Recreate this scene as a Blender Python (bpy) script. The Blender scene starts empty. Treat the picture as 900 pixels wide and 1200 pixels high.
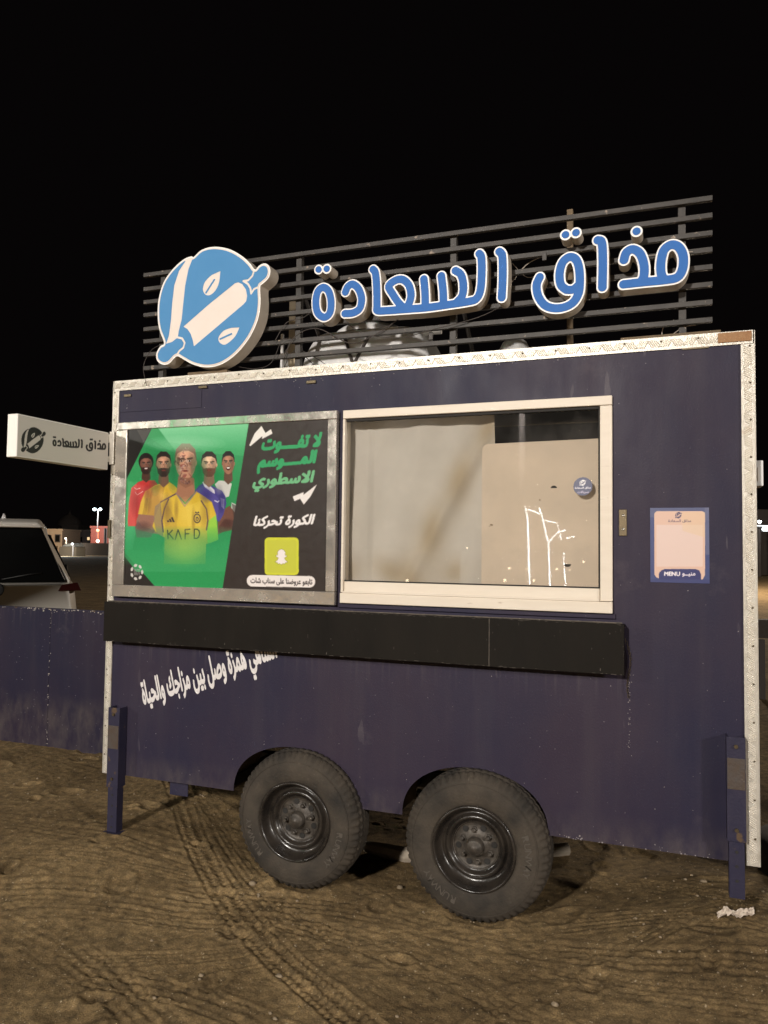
import bpy, math, random
import numpy as np
from mathutils import Vector, Matrix
random.seed(7); rng = np.random.default_rng(7)
SC = bpy.context.scene; COL = SC.collection
R_ = math.radians

# ------------------------------------------------------------------ camera, world, exposure
CF, CYAW, CPIT, CROL = 894.65, -0.359, 0.0471, 0.0119
CPOS = np.array([2.847, -3.366, 1.671])
_f = np.array([math.sin(CYAW)*math.cos(CPIT), math.cos(CYAW)*math.cos(CPIT), math.sin(CPIT)])
_r = np.array([math.cos(CYAW), -math.sin(CYAW), 0.0]); _u = np.cross(_r, _f)
AR = math.cos(CROL)*_r + math.sin(CROL)*_u; AU = -math.sin(CROL)*_r + math.cos(CROL)*_u; AF = _f
cam = bpy.data.cameras.new('camera'); camo = bpy.data.objects.new('camera', cam); COL.objects.link(camo)
cam.sensor_fit = 'VERTICAL'; cam.sensor_height = 32.0; cam.lens = 32.0*CF/1200.0
cam.clip_start = 0.05; cam.clip_end = 3000
M = Matrix(((AR[0], AU[0], -AF[0], CPOS[0]), (AR[1], AU[1], -AF[1], CPOS[1]), (AR[2], AU[2], -AF[2], CPOS[2]), (0, 0, 0, 1)))
camo.matrix_world = M
SC.camera = camo
world = bpy.data.worlds.new('World'); SC.world = world; world.use_nodes = True
world.node_tree.nodes['Background'].inputs[0].default_value = (0.55, 0.42, 0.45, 1)
world.node_tree.nodes['Background'].inputs[1].default_value = 0.0032
SC.view_settings.view_transform = 'Standard'; SC.view_settings.look = 'None'
SC.view_settings.exposure = 0.0; SC.view_settings.gamma = 1.0
try: SC.view_settings.use_curve_mapping = False
except Exception: pass

def ray(px, py): return AR*((px-450)/CF) - AU*((py-600)/CF) + AF
def at(px, py, Y=0.0):
    d = ray(px, py); return CPOS + d*((Y-CPOS[1])/d[1])
def atX(px, py, X=0.0):
    d = ray(px, py); return CPOS + d*((X-CPOS[0])/d[0])
def atZ(px, py, Z=0.0):
    d = ray(px, py); return CPOS + d*((Z-CPOS[2])/d[2])
def atD(px, py, D):
    return CPOS + ray(px, py)*D
def rflct(px, py, D, Y=0.03):                 # where a lamp stands whose image the glass shows there
    p = at(px, py, Y); d = ray(px, py); d = d/np.linalg.norm(d); d[1] = -d[1]; return p + d*D

# ------------------------------------------------------------------ lamps of the lot (posts behind the camera, plus one added behind the trailer)
KEY_W, FILL_W, LEFT_W, BACK_W = 6400.0, 3300.0, 1400.0, 9000.0
KEY_P = (-0.3, -13.4, 6.0); FILL_P = (13.0, -7.0, 4.8); LEFT_P = (-9.5, -8.5, 5.0); BACK_P = (3.0, 30.0, 7.5)
def lamp_light(name, loc, watts, col, radius=0.40):
    l = bpy.data.lights.new(name, 'POINT'); l.energy = watts; l.color = col; l.shadow_soft_size = radius
    o = bpy.data.objects.new(name, l); COL.objects.link(o); o.location = loc; return o
LC = (1.0, 0.935, 0.86)
lamp_light('lamp_light', KEY_P, KEY_W, LC); lamp_light('lamp_light', FILL_P, FILL_W, LC)
lamp_light('lamp_light', LEFT_P, LEFT_W, LC); lamp_light('lamp_light', BACK_P, BACK_W, (1.0, .84, .66))  # back lamp added unseen behind the trailer to lift the dark far ground

# ------------------------------------------------------------------ materials
def s2l(c):
    return tuple(((x/255)/12.92 if x/255 <= .04045 else ((x/255+.055)/1.055)**2.4) for x in c)
def mat(name, col, rough=.5, metal=0., col2=None, nscale=6., nfac=.5, bump=0., bscale=60., emit=None, estr=0., stretch=(1, 1, 1), col3=None, n3scale=40., n3lo=.6, n3hi=.68, spec=.5, rvar=0., coat=0.):
    m = bpy.data.materials.new(name); m.use_nodes = True; nt = m.node_tree; N = nt.nodes; L = nt.links
    b = N['Principled BSDF']
    b.inputs['Base Color'].default_value = (*col, 1); b.inputs['Roughness'].default_value = rough; b.inputs['Metallic'].default_value = metal
    b.inputs['Specular IOR Level'].default_value = spec
    if coat: b.inputs['Coat Weight'].default_value = coat; b.inputs['Coat Roughness'].default_value = .1
    if emit: b.inputs['Emission Color'].default_value = (*emit, 1); b.inputs['Emission Strength'].default_value = estr
    if col2 or bump or col3 or rvar:
        tc = N.new('ShaderNodeTexCoord'); mp = N.new('ShaderNodeMapping'); mp.inputs['Scale'].default_value = stretch
        L.new(tc.outputs['Object'], mp.inputs[0])
    cur = None
    if col2 or rvar:
        n = N.new('ShaderNodeTexNoise'); n.inputs['Scale'].default_value = nscale; n.inputs['Detail'].default_value = 6; n.inputs['Roughness'].default_value = .6
        L.new(mp.outputs[0], n.inputs['Vector'])
        r = N.new('ShaderNodeValToRGB'); r.color_ramp.elements[0].position = .5-nfac/2; r.color_ramp.elements[1].position = .5+nfac/2
        r.color_ramp.elements[0].color = (*col, 1); r.color_ramp.elements[1].color = (*(col2 or col), 1)
        L.new(n.outputs['Fac'], r.inputs[0]); cur = r.outputs[0]
        L.new(cur, b.inputs['Base Color'])
        if rvar:
            mr = N.new('ShaderNodeMapRange'); mr.inputs['From Min'].default_value = .3; mr.inputs['From Max'].default_value = .7
            mr.inputs['To Min'].default_value = rough-rvar; mr.inputs['To Max'].default_value = rough+rvar
            L.new(n.outputs['Fac'], mr.inputs['Value']); L.new(mr.outputs[0], b.inputs['Roughness'])
    if col3:
        n3 = N.new('ShaderNodeTexNoise'); n3.inputs['Scale'].default_value = n3scale; n3.inputs['Detail'].default_value = 5
        L.new(mp.outputs[0], n3.inputs['Vector'])
        r3 = N.new('ShaderNodeValToRGB'); r3.color_ramp.elements[0].position = n3lo; r3.color_ramp.elements[1].position = n3hi
        r3.color_ramp.elements[0].color = (0, 0, 0, 1); r3.color_ramp.elements[1].color = (1, 1, 1, 1)
        L.new(n3.outputs['Fac'], r3.inputs[0])
        mx = N.new('ShaderNodeMix'); mx.data_type = 'RGBA'
        L.new(r3.outputs[0], mx.inputs[0])
        if cur: L.new(cur, mx.inputs[6])
        else: mx.inputs[6].default_value = (*col, 1)
        mx.inputs[7].default_value = (*col3, 1)
        L.new(mx.outputs[2], b.inputs['Base Color'])
    if bump:
        nb = N.new('ShaderNodeTexNoise'); nb.inputs['Scale'].default_value = bscale; nb.inputs['Detail'].default_value = 6
        L.new(mp.outputs[0], nb.inputs['Vector'])
        bp = N.new('ShaderNodeBump'); bp.inputs['Strength'].default_value = bump; bp.inputs['Distance'].default_value = .01
        L.new(nb.outputs['Fac'], bp.inputs['Height']); L.new(bp.outputs[0], b.inputs['Normal'])
    return m
def emat(name, col, s):
    m = mat(name, (0, 0, 0), emit=col, estr=s); m.cycles.emission_sampling = 'NONE'; return m
def attr_mat(name, rough=.4, spec=.5, coat=0.):
    m = mat(name, (1, 1, 1), rough=rough, spec=spec, coat=coat, rvar=0.04, nscale=30); nt = m.node_tree
    a = nt.nodes.new('ShaderNodeVertexColor'); a.layer_name = 'print_colour'
    nt.links.new(a.outputs['Color'], nt.nodes['Principled BSDF'].inputs['Base Color']); return m

def paint_material(name, scale=1.0):
    m = bpy.data.materials.new(name); m.use_nodes = True; nt = m.node_tree; N = nt.nodes; L = nt.links; b = N['Principled BSDF']; b.inputs['Specular IOR Level'].default_value = .22
    tc = N.new('ShaderNodeTexCoord')
    def noise(sc, stretch, det=6, ro=.6):
        mp = N.new('ShaderNodeMapping'); mp.inputs['Scale'].default_value = stretch; L.new(tc.outputs['Object'], mp.inputs[0])
        n = N.new('ShaderNodeTexNoise'); n.inputs['Scale'].default_value = sc; n.inputs['Detail'].default_value = det; n.inputs['Roughness'].default_value = ro
        L.new(mp.outputs[0], n.inputs['Vector']); return n.outputs['Fac']
    def ramp(x, a, b_, c0=(0, 0, 0, 1), c1=(1, 1, 1, 1)):
        r = N.new('ShaderNodeValToRGB'); r.color_ramp.elements[0].position = a; r.color_ramp.elements[1].position = b_
        r.color_ramp.elements[0].color = c0; r.color_ramp.elements[1].color = c1; L.new(x, r.inputs[0]); return r.outputs[0]
    def mix(f, a, c):
        x = N.new('ShaderNodeMix'); x.data_type = 'RGBA'; L.new(f, x.inputs[0]); L.new(a, x.inputs[6]); x.inputs[7].default_value = c; return x.outputs[2]
    base = ramp(noise(1.3, (1, 1, .5)), .35, .65, (.019, .018, .042, 1), (.036, .026, .044, 1))
    dust = ramp(noise(9, (1, 1, .06), 4), .48, .85)
    md = N.new('ShaderNodeMath'); md.operation = 'MULTIPLY'; md.inputs[1].default_value = .15; L.new(dust, md.inputs[0])
    c = mix(md.outputs[0], base, (.10, .085, .088, 1))
    sp = ramp(noise(75, (1, 1, 1), 2, .4), .75, .77)
    c = mix(sp, c, (.22, .20, .22, 1))
    sm = ramp(noise(2.2, (1, 1, 1), 8, .7), .60, .75); ms = N.new('ShaderNodeMath'); ms.operation = 'MULTIPLY'; ms.inputs[1].default_value = .20; L.new(sm, ms.inputs[0])
    c = mix(ms.outputs[0], c, (.20, .16, .16, 1))
    if name.startswith('navy'):
        sx = N.new('ShaderNodeSeparateXYZ'); L.new(tc.outputs['Object'], sx.inputs[0])
        def mr(sock, a, b_):
            m_ = N.new('ShaderNodeMapRange'); m_.inputs['From Min'].default_value = a; m_.inputs['From Max'].default_value = b_; L.new(sock, m_.inputs['Value']); return m_.outputs[0]
        def mul(a, b_):
            m_ = N.new('ShaderNodeMath'); m_.operation = 'MULTIPLY'
            L.new(a, m_.inputs[0]); (L.new(b_, m_.inputs[1]) if not isinstance(b_, float) else setattr(m_.inputs[1], 'default_value', b_)); return m_.outputs[0]
        low = mr(sx.outputs['Z'], .58, .45); c = mix(mul(mul(low, ramp(noise(14, (1, 1, .5)), .35, .7)), .35), c, (.16, .13, .11, 1))
        und = mul(mul(mr(sx.outputs['Z'], 1.02, 1.17), mr(sx.outputs['Z'], 1.19, 1.17)), mr(sx.outputs['X'], 2.68, 2.64)); c = mix(mul(mul(und, ramp(noise(30, (1, 1, .03), 4), .52, .75)), .45), c, (.13, .11, .11, 1))
        scr = ramp(noise(26, (1, 1, .22), 2, .3), .70, .72); scm = ramp(noise(2.1, (1, 1, 1), 2), .50, .62); c = mix(mul(mul(scr, scm), .30), c, (.15, .13, .14, 1))
    L.new(c, b.inputs['Base Color'])
    rr = ramp(noise(4, (1, 1, .4)), .3, .7, (.42, .42, .42, 1), (.62, .62, .62, 1)); L.new(rr, b.inputs['Roughness'])
    bp = N.new('ShaderNodeBump'); bp.inputs['Strength'].default_value = .6; bp.inputs['Distance'].default_value = .02
    L.new(noise(2.4, (1, 1, .7), 3, .4), bp.inputs['Height'])
    bp2 = N.new('ShaderNodeBump'); bp2.inputs['Strength'].default_value = .12; bp2.inputs['Distance'].default_value = .004
    L.new(noise(120, (1, 1, 1), 3, .5), bp2.inputs['Height']); L.new(bp.outputs[0], bp2.inputs['Normal'])
    L.new(bp2.outputs[0], b.inputs['Normal'])
    return m

MT = {
 'paint': paint_material('navy_purple_paint'),
 'legpaint': mat('leg_paint', (.022, .021, .046), .55, 0, (.036, .031, .054), 12, .5, .15, 90, spec=.25, col3=(.10, .065, .04), n3scale=14, n3lo=.60, n3hi=.66),
 'rawsteel': mat('raw_steel', (.070, .044, .028), .7, .1, (.075, .064, .060), 25, .5, .2, 90),
 'alu': mat('tread_plate_aluminium', (.78, .74, .66), .38, .45, (.55, .50, .42), 30, .6, .15, 200, rvar=.1, nfac=.5) if False else mat('tread_plate_aluminium', (.70, .66, .59), .36, .3, (.48, .44, .37), 30, .6, .15, 200, col3=(.35, .22, .12), n3scale=9, n3lo=.66, n3hi=.74),
 'alubar': mat('worn_aluminium_bar', (.92, .88, .80), .30, .4, (.80, .75, .66), 60, .5),
 'tyreletter': mat('dusty_tyre_letter', (.080, .067, .054), .8),
 'rust': mat('rust', (.24, .10, .04), .8, 0, (.40, .24, .12), 30, .6, .3, 120),
 'frame_steel': mat('polished_steel', (.74, .69, .62), .22, .72, (.54, .49, .44), 10, .6, .16, 16, stretch=(1, 1, 1), rvar=.12),
 'winframe': mat('white_window_aluminium', (.78, .70, .59), .5, 0, (.70, .61, .50), 8, .6, .05, 60, stretch=(.5, 1, 3), col3=(.35, .26, .18), n3scale=22, n3lo=.70, n3hi=.78),
 'rubber': mat('dusty_rubber', (.013, .011, .009), .85, 0, (.072, .056, .040), 7, .5, .3, 90),
 'rim': mat('black_painted_steel', (.010, .009, .009), .28, 0, (.040, .032, .025), 11, .45, .15, 60, rvar=.10, coat=.2),
 'hub': mat('dusty_hub', (.03, .026, .023), .5, .3, (.12, .10, .08), 22, .5, .2, 90),
 'black': mat('black_counter', (.009, .008, .007), .55, 0, (.018, .015, .012), 5, .6, .1, 50, stretch=(1, 1, .3), rvar=.08, spec=.07),
 'blackedge': mat('worn_edge', (.16, .13, .10), .6, 0, (.05, .045, .04), 40, .4),
 'rail': mat('dark_rail_steel', (.026, .023, .021), .55, .1, (.056, .048, .042), 14, .5, .1, 90, col3=(.28, .22, .17), n3scale=26, n3lo=.66, n3hi=.72),
 'lettergrey': mat('letter_return', (.60, .53, .45), .45, 0, (.48, .42, .35), 12, .5),
 'letterwhite': mat('letter_white_edge', (.90, .87, .84), .4),
 'letterblue': mat('letter_blue_acrylic', (.040, .150, .45), .6, 0, (.050, .165, .48), 8, .5, spec=.15),
 'logoblue': mat('logo_blue_vinyl', (.075, .25, .50), .6, 0, (.095, .275, .53), 7, .6, spec=.15),
 'logocream': mat('logo_cream', (.82, .73, .67), .6, 0, (.77, .68, .61), 10, .5, spec=.2),
 'signwhite': mat('sign_box_white', (.88, .85, .80), .5, 0, (.82, .79, .73), 3, .6, spec=.3),
 'signblack': mat('sign_print_black', (.02, .018, .018), .5),
 'white': mat('white_vinyl', (.80, .77, .76), .5, 0, (.62, .58, .58), 40, .5),
 'board': mat('cream_board', (.84, .71, .57), .8, 0, (.79, .67, .53), 5, .6, .03, 60, col3=(.30, .22, .14), n3scale=16, n3lo=.735, n3hi=.75),
 'sheet': mat('plastic_sheet', (.50, .475, .43), .4, 0, (.46, .42, .36), 3, .5, .15, 12),
 'dark': mat('dark_interior', (.02, .018, .016), .8),
 'inner': mat('interior_panel', (.05, .045, .04), .7),
 'tank': mat('white_tank', (.82, .82, .82), .6, 0, (.70, .69, .68), 6, .5, .1, 10),
 'strap': mat('dark_strap', (.06, .05, .045), .7),
 'cable': mat('cable', (.05, .04, .035), .6), 'wire': mat('pale_wire', (.45, .38, .32), .5),
 'wood': mat('weathered_plywood', (.20, .14, .08), .8, 0, (.11, .08, .05), 20, .5, .2, 80),
 'pale': mat('pale_wood', (.55, .46, .33), .7, 0, (.45, .37, .26), 20, .5),
 'concrete': mat('concrete', (.50, .43, .34), .9, 0, (.38, .32, .25), 18, .5, .3, 80),
 'brass': mat('brass_latch', (.16, .12, .07), .4, .7, (.10, .08, .05), 30, .5),
 'screw': mat('screw_steel', (.75, .72, .66), .25, .9),
 'paper': mat('crumpled_paper', (.70, .60, .50), .8, 0, (.52, .42, .33), 60, .5, .3, 200),
 'stone': mat('pebble_stone', (.36, .28, .18), .9, 0, (.16, .12, .08), 60, .5),
 'carpaint': mat('silver_car_paint', (.72, .67, .60), .5, .0, (.66, .61, .55), 3, .5, coat=.1),
 'carglass': mat('tinted_glass', (.004, .004, .004), .30, spec=.1),
 'carblack': mat('car_black_plastic', (.015, .015, .015), .5),
 'taillight': mat('red_tail_light', (.030, .006, .005), .3, spec=.2),
 'chrome': mat('chrome', (.7, .7, .7), .15, 1.),
 'shrub': mat('dry_shrub', (.10, .075, .04), .9, 0, (.16, .12, .06), 20, .5),
 'bwall': mat('building_wall', (.42, .32, .22), .9, 0, (.36, .27, .19), 2, .5),
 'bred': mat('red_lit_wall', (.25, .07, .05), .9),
 'bdark2': mat('dark_boundary_wall', (.035, .03, .03), .9),
 'bdark': mat('dark_building', (.10, .085, .08), .9),
}
def glass_mat():
    m = bpy.data.materials.new('window_glass'); m.use_nodes = True; nt = m.node_tree; N = nt.nodes; L = nt.links; N.clear()
    o = N.new('ShaderNodeOutputMaterial'); mx = N.new('ShaderNodeMixShader'); t = N.new('ShaderNodeBsdfTransparent'); g = N.new('ShaderNodeBsdfGlossy')
    g.inputs['Roughness'].default_value = .015; t.inputs[0].default_value = (.97, .965, .955, 1)
    fr = N.new('ShaderNodeFresnel'); fr.inputs[0].default_value = 1.6
    L.new(fr.outputs[0], mx.inputs[0]); L.new(t.outputs[0], mx.inputs[1]); L.new(g.outputs[0], mx.inputs[2])
    d = N.new('ShaderNodeBsdfDiffuse'); d.inputs[0].default_value = (.5, .47, .43, 1); m2 = N.new('ShaderNodeMixShader')
    tc = N.new('ShaderNodeTexCoord'); n = N.new('ShaderNodeTexNoise'); n.inputs['Scale'].default_value = 5; n.inputs['Detail'].default_value = 8
    L.new(tc.outputs['Object'], n.inputs['Vector'])
    mr = N.new('ShaderNodeMapRange'); mr.inputs['From Min'].default_value = .4; mr.inputs['From Max'].default_value = .75; mr.inputs['To Min'].default_value = .012; mr.inputs['To Max'].default_value = .07
    L.new(n.outputs['Fac'], mr.inputs['Value']); L.new(mr.outputs[0], m2.inputs[0])
    L.new(mx.outputs[0], m2.inputs[1]); L.new(d.outputs[0], m2.inputs[2]); L.new(m2.outputs[0], o.inputs[0]); return m
MT['glass'] = glass_mat()

# ------------------------------------------------------------------ object helpers
def thing(name, label, cat, loc=(0, 0, 0), group=None):
    o = bpy.data.objects.new(name, None); COL.objects.link(o); o.location = loc; o.empty_display_size = .1
    o['label'] = label; o['category'] = cat
    if group: o['group'] = group
    return o
def adopt(o, parent):
    if parent is not None:
        o.parent = parent
        o.matrix_parent_inverse = wm(parent).inverted()
    return o
def wm(o):
    # world matrix built by hand (no depsgraph update needed)
    m = Matrix.LocRotScale(o.location, o.rotation_euler, o.scale)
    if o.parent is not None: return wm(o.parent) @ o.matrix_parent_inverse @ m
    return m
def mesh_obj(name, verts, faces, material, parent=None, smooth=False, mats=None, fmi=None):
    me = bpy.data.meshes.new(name); me.from_pydata([tuple(map(float, v)) for v in verts], [], faces)
    for m in (mats or [material]): me.materials.append(m)
    if fmi is not None: me.polygons.foreach_set('material_index', fmi)
    if smooth: me.polygons.foreach_set('use_smooth', [True]*len(me.polygons))
    me.update(); o = bpy.data.objects.new(name, me); COL.objects.link(o); adopt(o, parent); return o
class MB:
    def __init__(s): s.v = []; s.f = []
    def add(s, V, F):
        n = len(s.v); s.v += [tuple(map(float, v)) for v in V]; s.f += [tuple(i+n for i in f) for f in F]; return s
    def box(s, x0, x1, y0, y1, z0, z1):
        return s.add([(x0, y0, z0), (x1, y0, z0), (x1, y1, z0), (x0, y1, z0), (x0, y0, z1), (x1, y0, z1), (x1, y1, z1), (x0, y1, z1)],
                     [(0, 3, 2, 1), (4, 5, 6, 7), (0, 1, 5, 4), (1, 2, 6, 5), (2, 3, 7, 6), (3, 0, 4, 7)])
    def hexa(s, P):   # 8 corners: front quad (BL,BR,TR,TL) then back quad
        return s.add(P, [(0, 1, 2, 3), (5, 4, 7, 6), (1, 5, 6, 2), (4, 0, 3, 7), (3, 2, 6, 7), (4, 5, 1, 0)])
    def tube(s, pts, r, n=6, cap=True):
        pts = [Vector(p) for p in pts]; V = []; F = []
        rr = r if isinstance(r, (list, tuple)) else [r]*len(pts)
        up = None
        for i, p in enumerate(pts):
            t = (pts[min(i+1, len(pts)-1)]-pts[max(i-1, 0)]).normalized()
            if up is None:
                up = Vector((0, 0, 1)) if abs(t.z) < .9 else Vector((1, 0, 0))
            a = t.cross(up).normalized(); b = t.cross(a).normalized(); up = -b if b.dot(up) < 0 else b
            a = t.cross(up).normalized(); b = t.cross(a).normalized()
            for k in range(n):
                an = 2*math.pi*k/n; V.append(p+(a*math.cos(an)+b*math.sin(an))*rr[i])
        for i in range(len(pts)-1):
            for k in range(n):
                F.append((i*n+k, i*n+(k+1) % n, (i+1)*n+(k+1) % n, (i+1)*n+k))
        if cap: F.append(tuple(range(n))[::-1]); F.append(tuple((len(pts)-1)*n+k for k in range(n)))
        return s.add(V, F)
    def lathe(s, prof, c, axis='y', n=64, rad=None, caps=False):   # prof: (axial, radius)
        V = []; F = []
        for (a, r) in prof:
            for k in range(n):
                t = 2*math.pi*k/n; q = r + (rad(a, r, t) if rad else 0)
                if axis == 'y': V.append((c[0]+q*math.cos(t), c[1]+a, c[2]+q*math.sin(t)))
                elif axis == 'z': V.append((c[0]+q*math.cos(t), c[1]+q*math.sin(t), c[2]+a))
                else: V.append((c[0]+a, c[1]+q*math.cos(t), c[2]+q*math.sin(t)))
        for i in range(len(prof)-1):
            for k in range(n): F.append((i*n+k, i*n+(k+1) % n, (i+1)*n+(k+1) % n, (i+1)*n+k))
        if caps: F.append(tuple(range(n))); F.append(tuple((len(prof)-1)*n+k for k in range(n)))
        return s.add(V, F)
    def build(s, name, m, parent=None, smooth=False, bevel=0., seg=2, kind=None, auto=None):
        o = mesh_obj(name, s.v, s.f, m, parent, smooth)
        if bevel:
            md = o.modifiers.new('bevel', 'BEVEL'); md.width = bevel; md.segments = seg; md.limit_method = 'ANGLE'; md.angle_limit = R_(35)
        if kind: o['kind'] = kind
        return o

# ---------------- signed distance / contour tools (letters, logo)
def seg_dist(PX, PY, a, b):
    ax, ay = a; bx, by = b; dx, dy = bx-ax, by-ay; L = dx*dx+dy*dy+1e-12
    t = np.clip(((PX-ax)*dx+(PY-ay)*dy)/L, 0, 1); return np.hypot(PX-ax-t*dx, PY-ay-t*dy)
def smooth_pts(pts, n=6, closed=False):
    P = [np.array(p, float) for p in pts]; out = []; m = len(P)
    rngi = range(m if closed else m-1)
    for i in rngi:
        if closed: p0, p1, p2, p3 = P[(i-1) % m], P[i], P[(i+1) % m], P[(i+2) % m]
        else: p0, p1, p2, p3 = P[max(i-1, 0)], P[i], P[i+1], P[min(i+2, m-1)]
        for k in range(n):
            t = k/n; out.append(.5*((2*p1)+(-p0+p2)*t+(2*p0-5*p1+4*p2-p3)*t*t+(-p0+3*p1-3*p2+p3)*t**3))
    out.append(P[0] if closed else P[-1]); return out
def poly_sd(PX, PY, poly):
    inside = np.zeros(PX.shape, bool); d = np.full(PX.shape, 1e9); n = len(poly)
    for i in range(n):
        a = poly[i]; b = poly[(i+1) % n]; d = np.minimum(d, seg_dist(PX, PY, a, b))
        c = ((a[1] > PY) != (b[1] > PY)); xi = (b[0]-a[0])*(PY-a[1])/((b[1]-a[1]) if b[1] != a[1] else 1e-12)+a[0]
        inside ^= (c & (PX < xi))
    return np.where(inside, -d, d)
def contours(F, x0, y0, h):     # zero contours of F[j,i] (negative inside)
    ny, nx = F.shape; F = np.where(F == 0, 1e-9, F); S = F < 0; segs = {}
    c = S[:-1, :-1].astype(int)+S[:-1, 1:]+S[1:, 1:]+S[1:, :-1]; js, is_ = np.nonzero((c > 0) & (c < 4))
    pt = {}
    def hp(j, i):
        k = ('h', j, i)
        if k not in pt: a, b = F[j, i], F[j, i+1]; pt[k] = (x0+h*(i+a/(a-b)), y0+h*j)
        return k
    def vp(j, i):
        k = ('v', j, i)
        if k not in pt: a, b = F[j, i], F[j+1, i]; pt[k] = (x0+h*i, y0+h*(j+a/(a-b)))
        return k
    adj = {}
    def link(a, b): adj.setdefault(a, []).append(b); adj.setdefault(b, []).append(a)
    for j, i in zip(js, is_):
        s = [S[j, i], S[j, i+1], S[j+1, i+1], S[j+1, i]]; E = []
        if s[0] != s[1]: E.append(hp(j, i))
        if s[1] != s[2]: E.append(vp(j, i+1))
        if s[2] != s[3]: E.append(hp(j+1, i))
        if s[3] != s[0]: E.append(vp(j, i))
        if len(E) == 2: link(*E)
        else:
            if s[0]: link(E[0], E[3]); link(E[1], E[2])
            else: link(E[0], E[1]); link(E[2], E[3])
    seen = set(); loops = []
    for k in list(adj):
        if k in seen: continue
        L = [k]; seen.add(k); cur = k
        while True:
            nx_ = [q for q in adj[cur] if q not in seen]
            if not nx_: break
            cur = nx_[0]; seen.add(cur); L.append(cur)
        if len(L) > 5: loops.append([pt[q] for q in L])
    return loops
def fill_mesh(name, loops, depth, material, parent, Y, mapper=None, back=None):
    # flat 2D shape in the X-Z plane, front face at Y, thickness depth going to +Y
    cu = bpy.data.curves.new(name, 'CURVE'); cu.dimensions = '2D'; cu.fill_mode = 'BOTH'; cu.extrude = depth/2
    for L in loops:
        sp = cu.splines.new('POLY'); sp.points.add(len(L)-1)
        co = np.zeros((len(L), 4)); co[:, :2] = L; co[:, 3] = 1; sp.points.foreach_set('co', co.ravel()); sp.use_cyclic_u = True
    tmp = bpy.data.objects.new('tmp', cu); COL.objects.link(tmp)
    dg = bpy.context.evaluated_depsgraph_get(); dg.update()
    me = bpy.data.meshes.new_from_object(tmp.evaluated_get(dg)); bpy.data.objects.remove(tmp); bpy.data.curves.remove(cu)
    n = len(me.vertices); a = np.zeros(n*3); me.vertices.foreach_get('co', a); a = a.reshape(-1, 3)
    b = np.stack([a[:, 0], Y+depth/2-a[:, 2], a[:, 1]], 1)
    if mapper is not None: b = np.array([mapper(*p) for p in b])
    me.vertices.foreach_set('co', b.ravel()); me.name = name; me.materials.clear(); me.materials.append(material)
    if back is not None:      # side walls and back in another material
        me.materials.append(back); me.update()
        nr = np.zeros(len(me.polygons)*3); me.polygons.foreach_get('normal', nr); nr = nr.reshape(-1, 3)
        me.polygons.foreach_set('material_index', (np.abs(nr[:, 1]) < .7).astype(int))
    me.update(); o = bpy.data.objects.new(name, me); COL.objects.link(o); adopt(o, parent); return o

# ---------------- arabic text without a shaping engine
FRM = {'ا': (0xFE8D, 0xFE8E, 0, 0), 'ب': (0xFE8F, 0xFE90, 0xFE91, 0xFE92), 'ة': (0xFE93, 0xFE94, 0, 0), 'ت': (0xFE95, 0xFE96, 0xFE97, 0xFE98),
 'ج': (0xFE9D, 0xFE9E, 0xFE9F, 0xFEA0), 'ح': (0xFEA1, 0xFEA2, 0xFEA3, 0xFEA4), 'د': (0xFEA9, 0xFEAA, 0, 0), 'ذ': (0xFEAB, 0xFEAC, 0, 0), 'ر': (0xFEAD, 0xFEAE, 0, 0),
 'ز': (0xFEAF, 0xFEB0, 0, 0), 'س': (0xFEB1, 0xFEB2, 0xFEB3, 0xFEB4), 'ش': (0xFEB5, 0xFEB6, 0xFEB7, 0xFEB8), 'ص': (0xFEB9, 0xFEBA, 0xFEBB, 0xFEBC), 'ض': (0xFEBD, 0xFEBE, 0xFEBF, 0xFEC0),
 'ط': (0xFEC1, 0xFEC2, 0xFEC3, 0xFEC4), 'ع': (0xFEC9, 0xFECA, 0xFECB, 0xFECC), 'ف': (0xFED1, 0xFED2, 0xFED3, 0xFED4), 'ق': (0xFED5, 0xFED6, 0xFED7, 0xFED8),
 'ك': (0xFED9, 0xFEDA, 0xFEDB, 0xFEDC), 'ل': (0xFEDD, 0xFEDE, 0xFEDF, 0xFEE0), 'م': (0xFEE1, 0xFEE2, 0xFEE3, 0xFEE4), 'ن': (0xFEE5, 0xFEE6, 0xFEE7, 0xFEE8),
 'ه': (0xFEE9, 0xFEEA, 0xFEEB, 0xFEEC), 'و': (0xFEED, 0xFEEE, 0, 0), 'ى': (0xFEEF, 0xFEF0, 0, 0), 'ي': (0xFEF1, 0xFEF2, 0xFEF3, 0xFEF4), 'ـ': (0x640,)*4}
LA = '\uFEFB'
def shape_ar(s):
    s = s.replace('لا', LA); out = []
    for i, ch in enumerate(s):
        pj = i > 0 and s[i-1] in FRM and bool(FRM[s[i-1]][2])
        if ch == LA: out.append(chr(0xFEFC if pj else 0xFEFB)); continue
        if ch not in FRM: out.append(ch); continue
        nj = i+1 < len(s) and (s[i+1] in FRM or s[i+1] == LA) and bool(FRM[ch][2]); f = FRM[ch]
        out.append(chr(f[3] if pj and nj else f[1] if pj else f[2] if nj else f[0]))
    return ''.join(reversed(out))
_tc = {}
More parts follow.
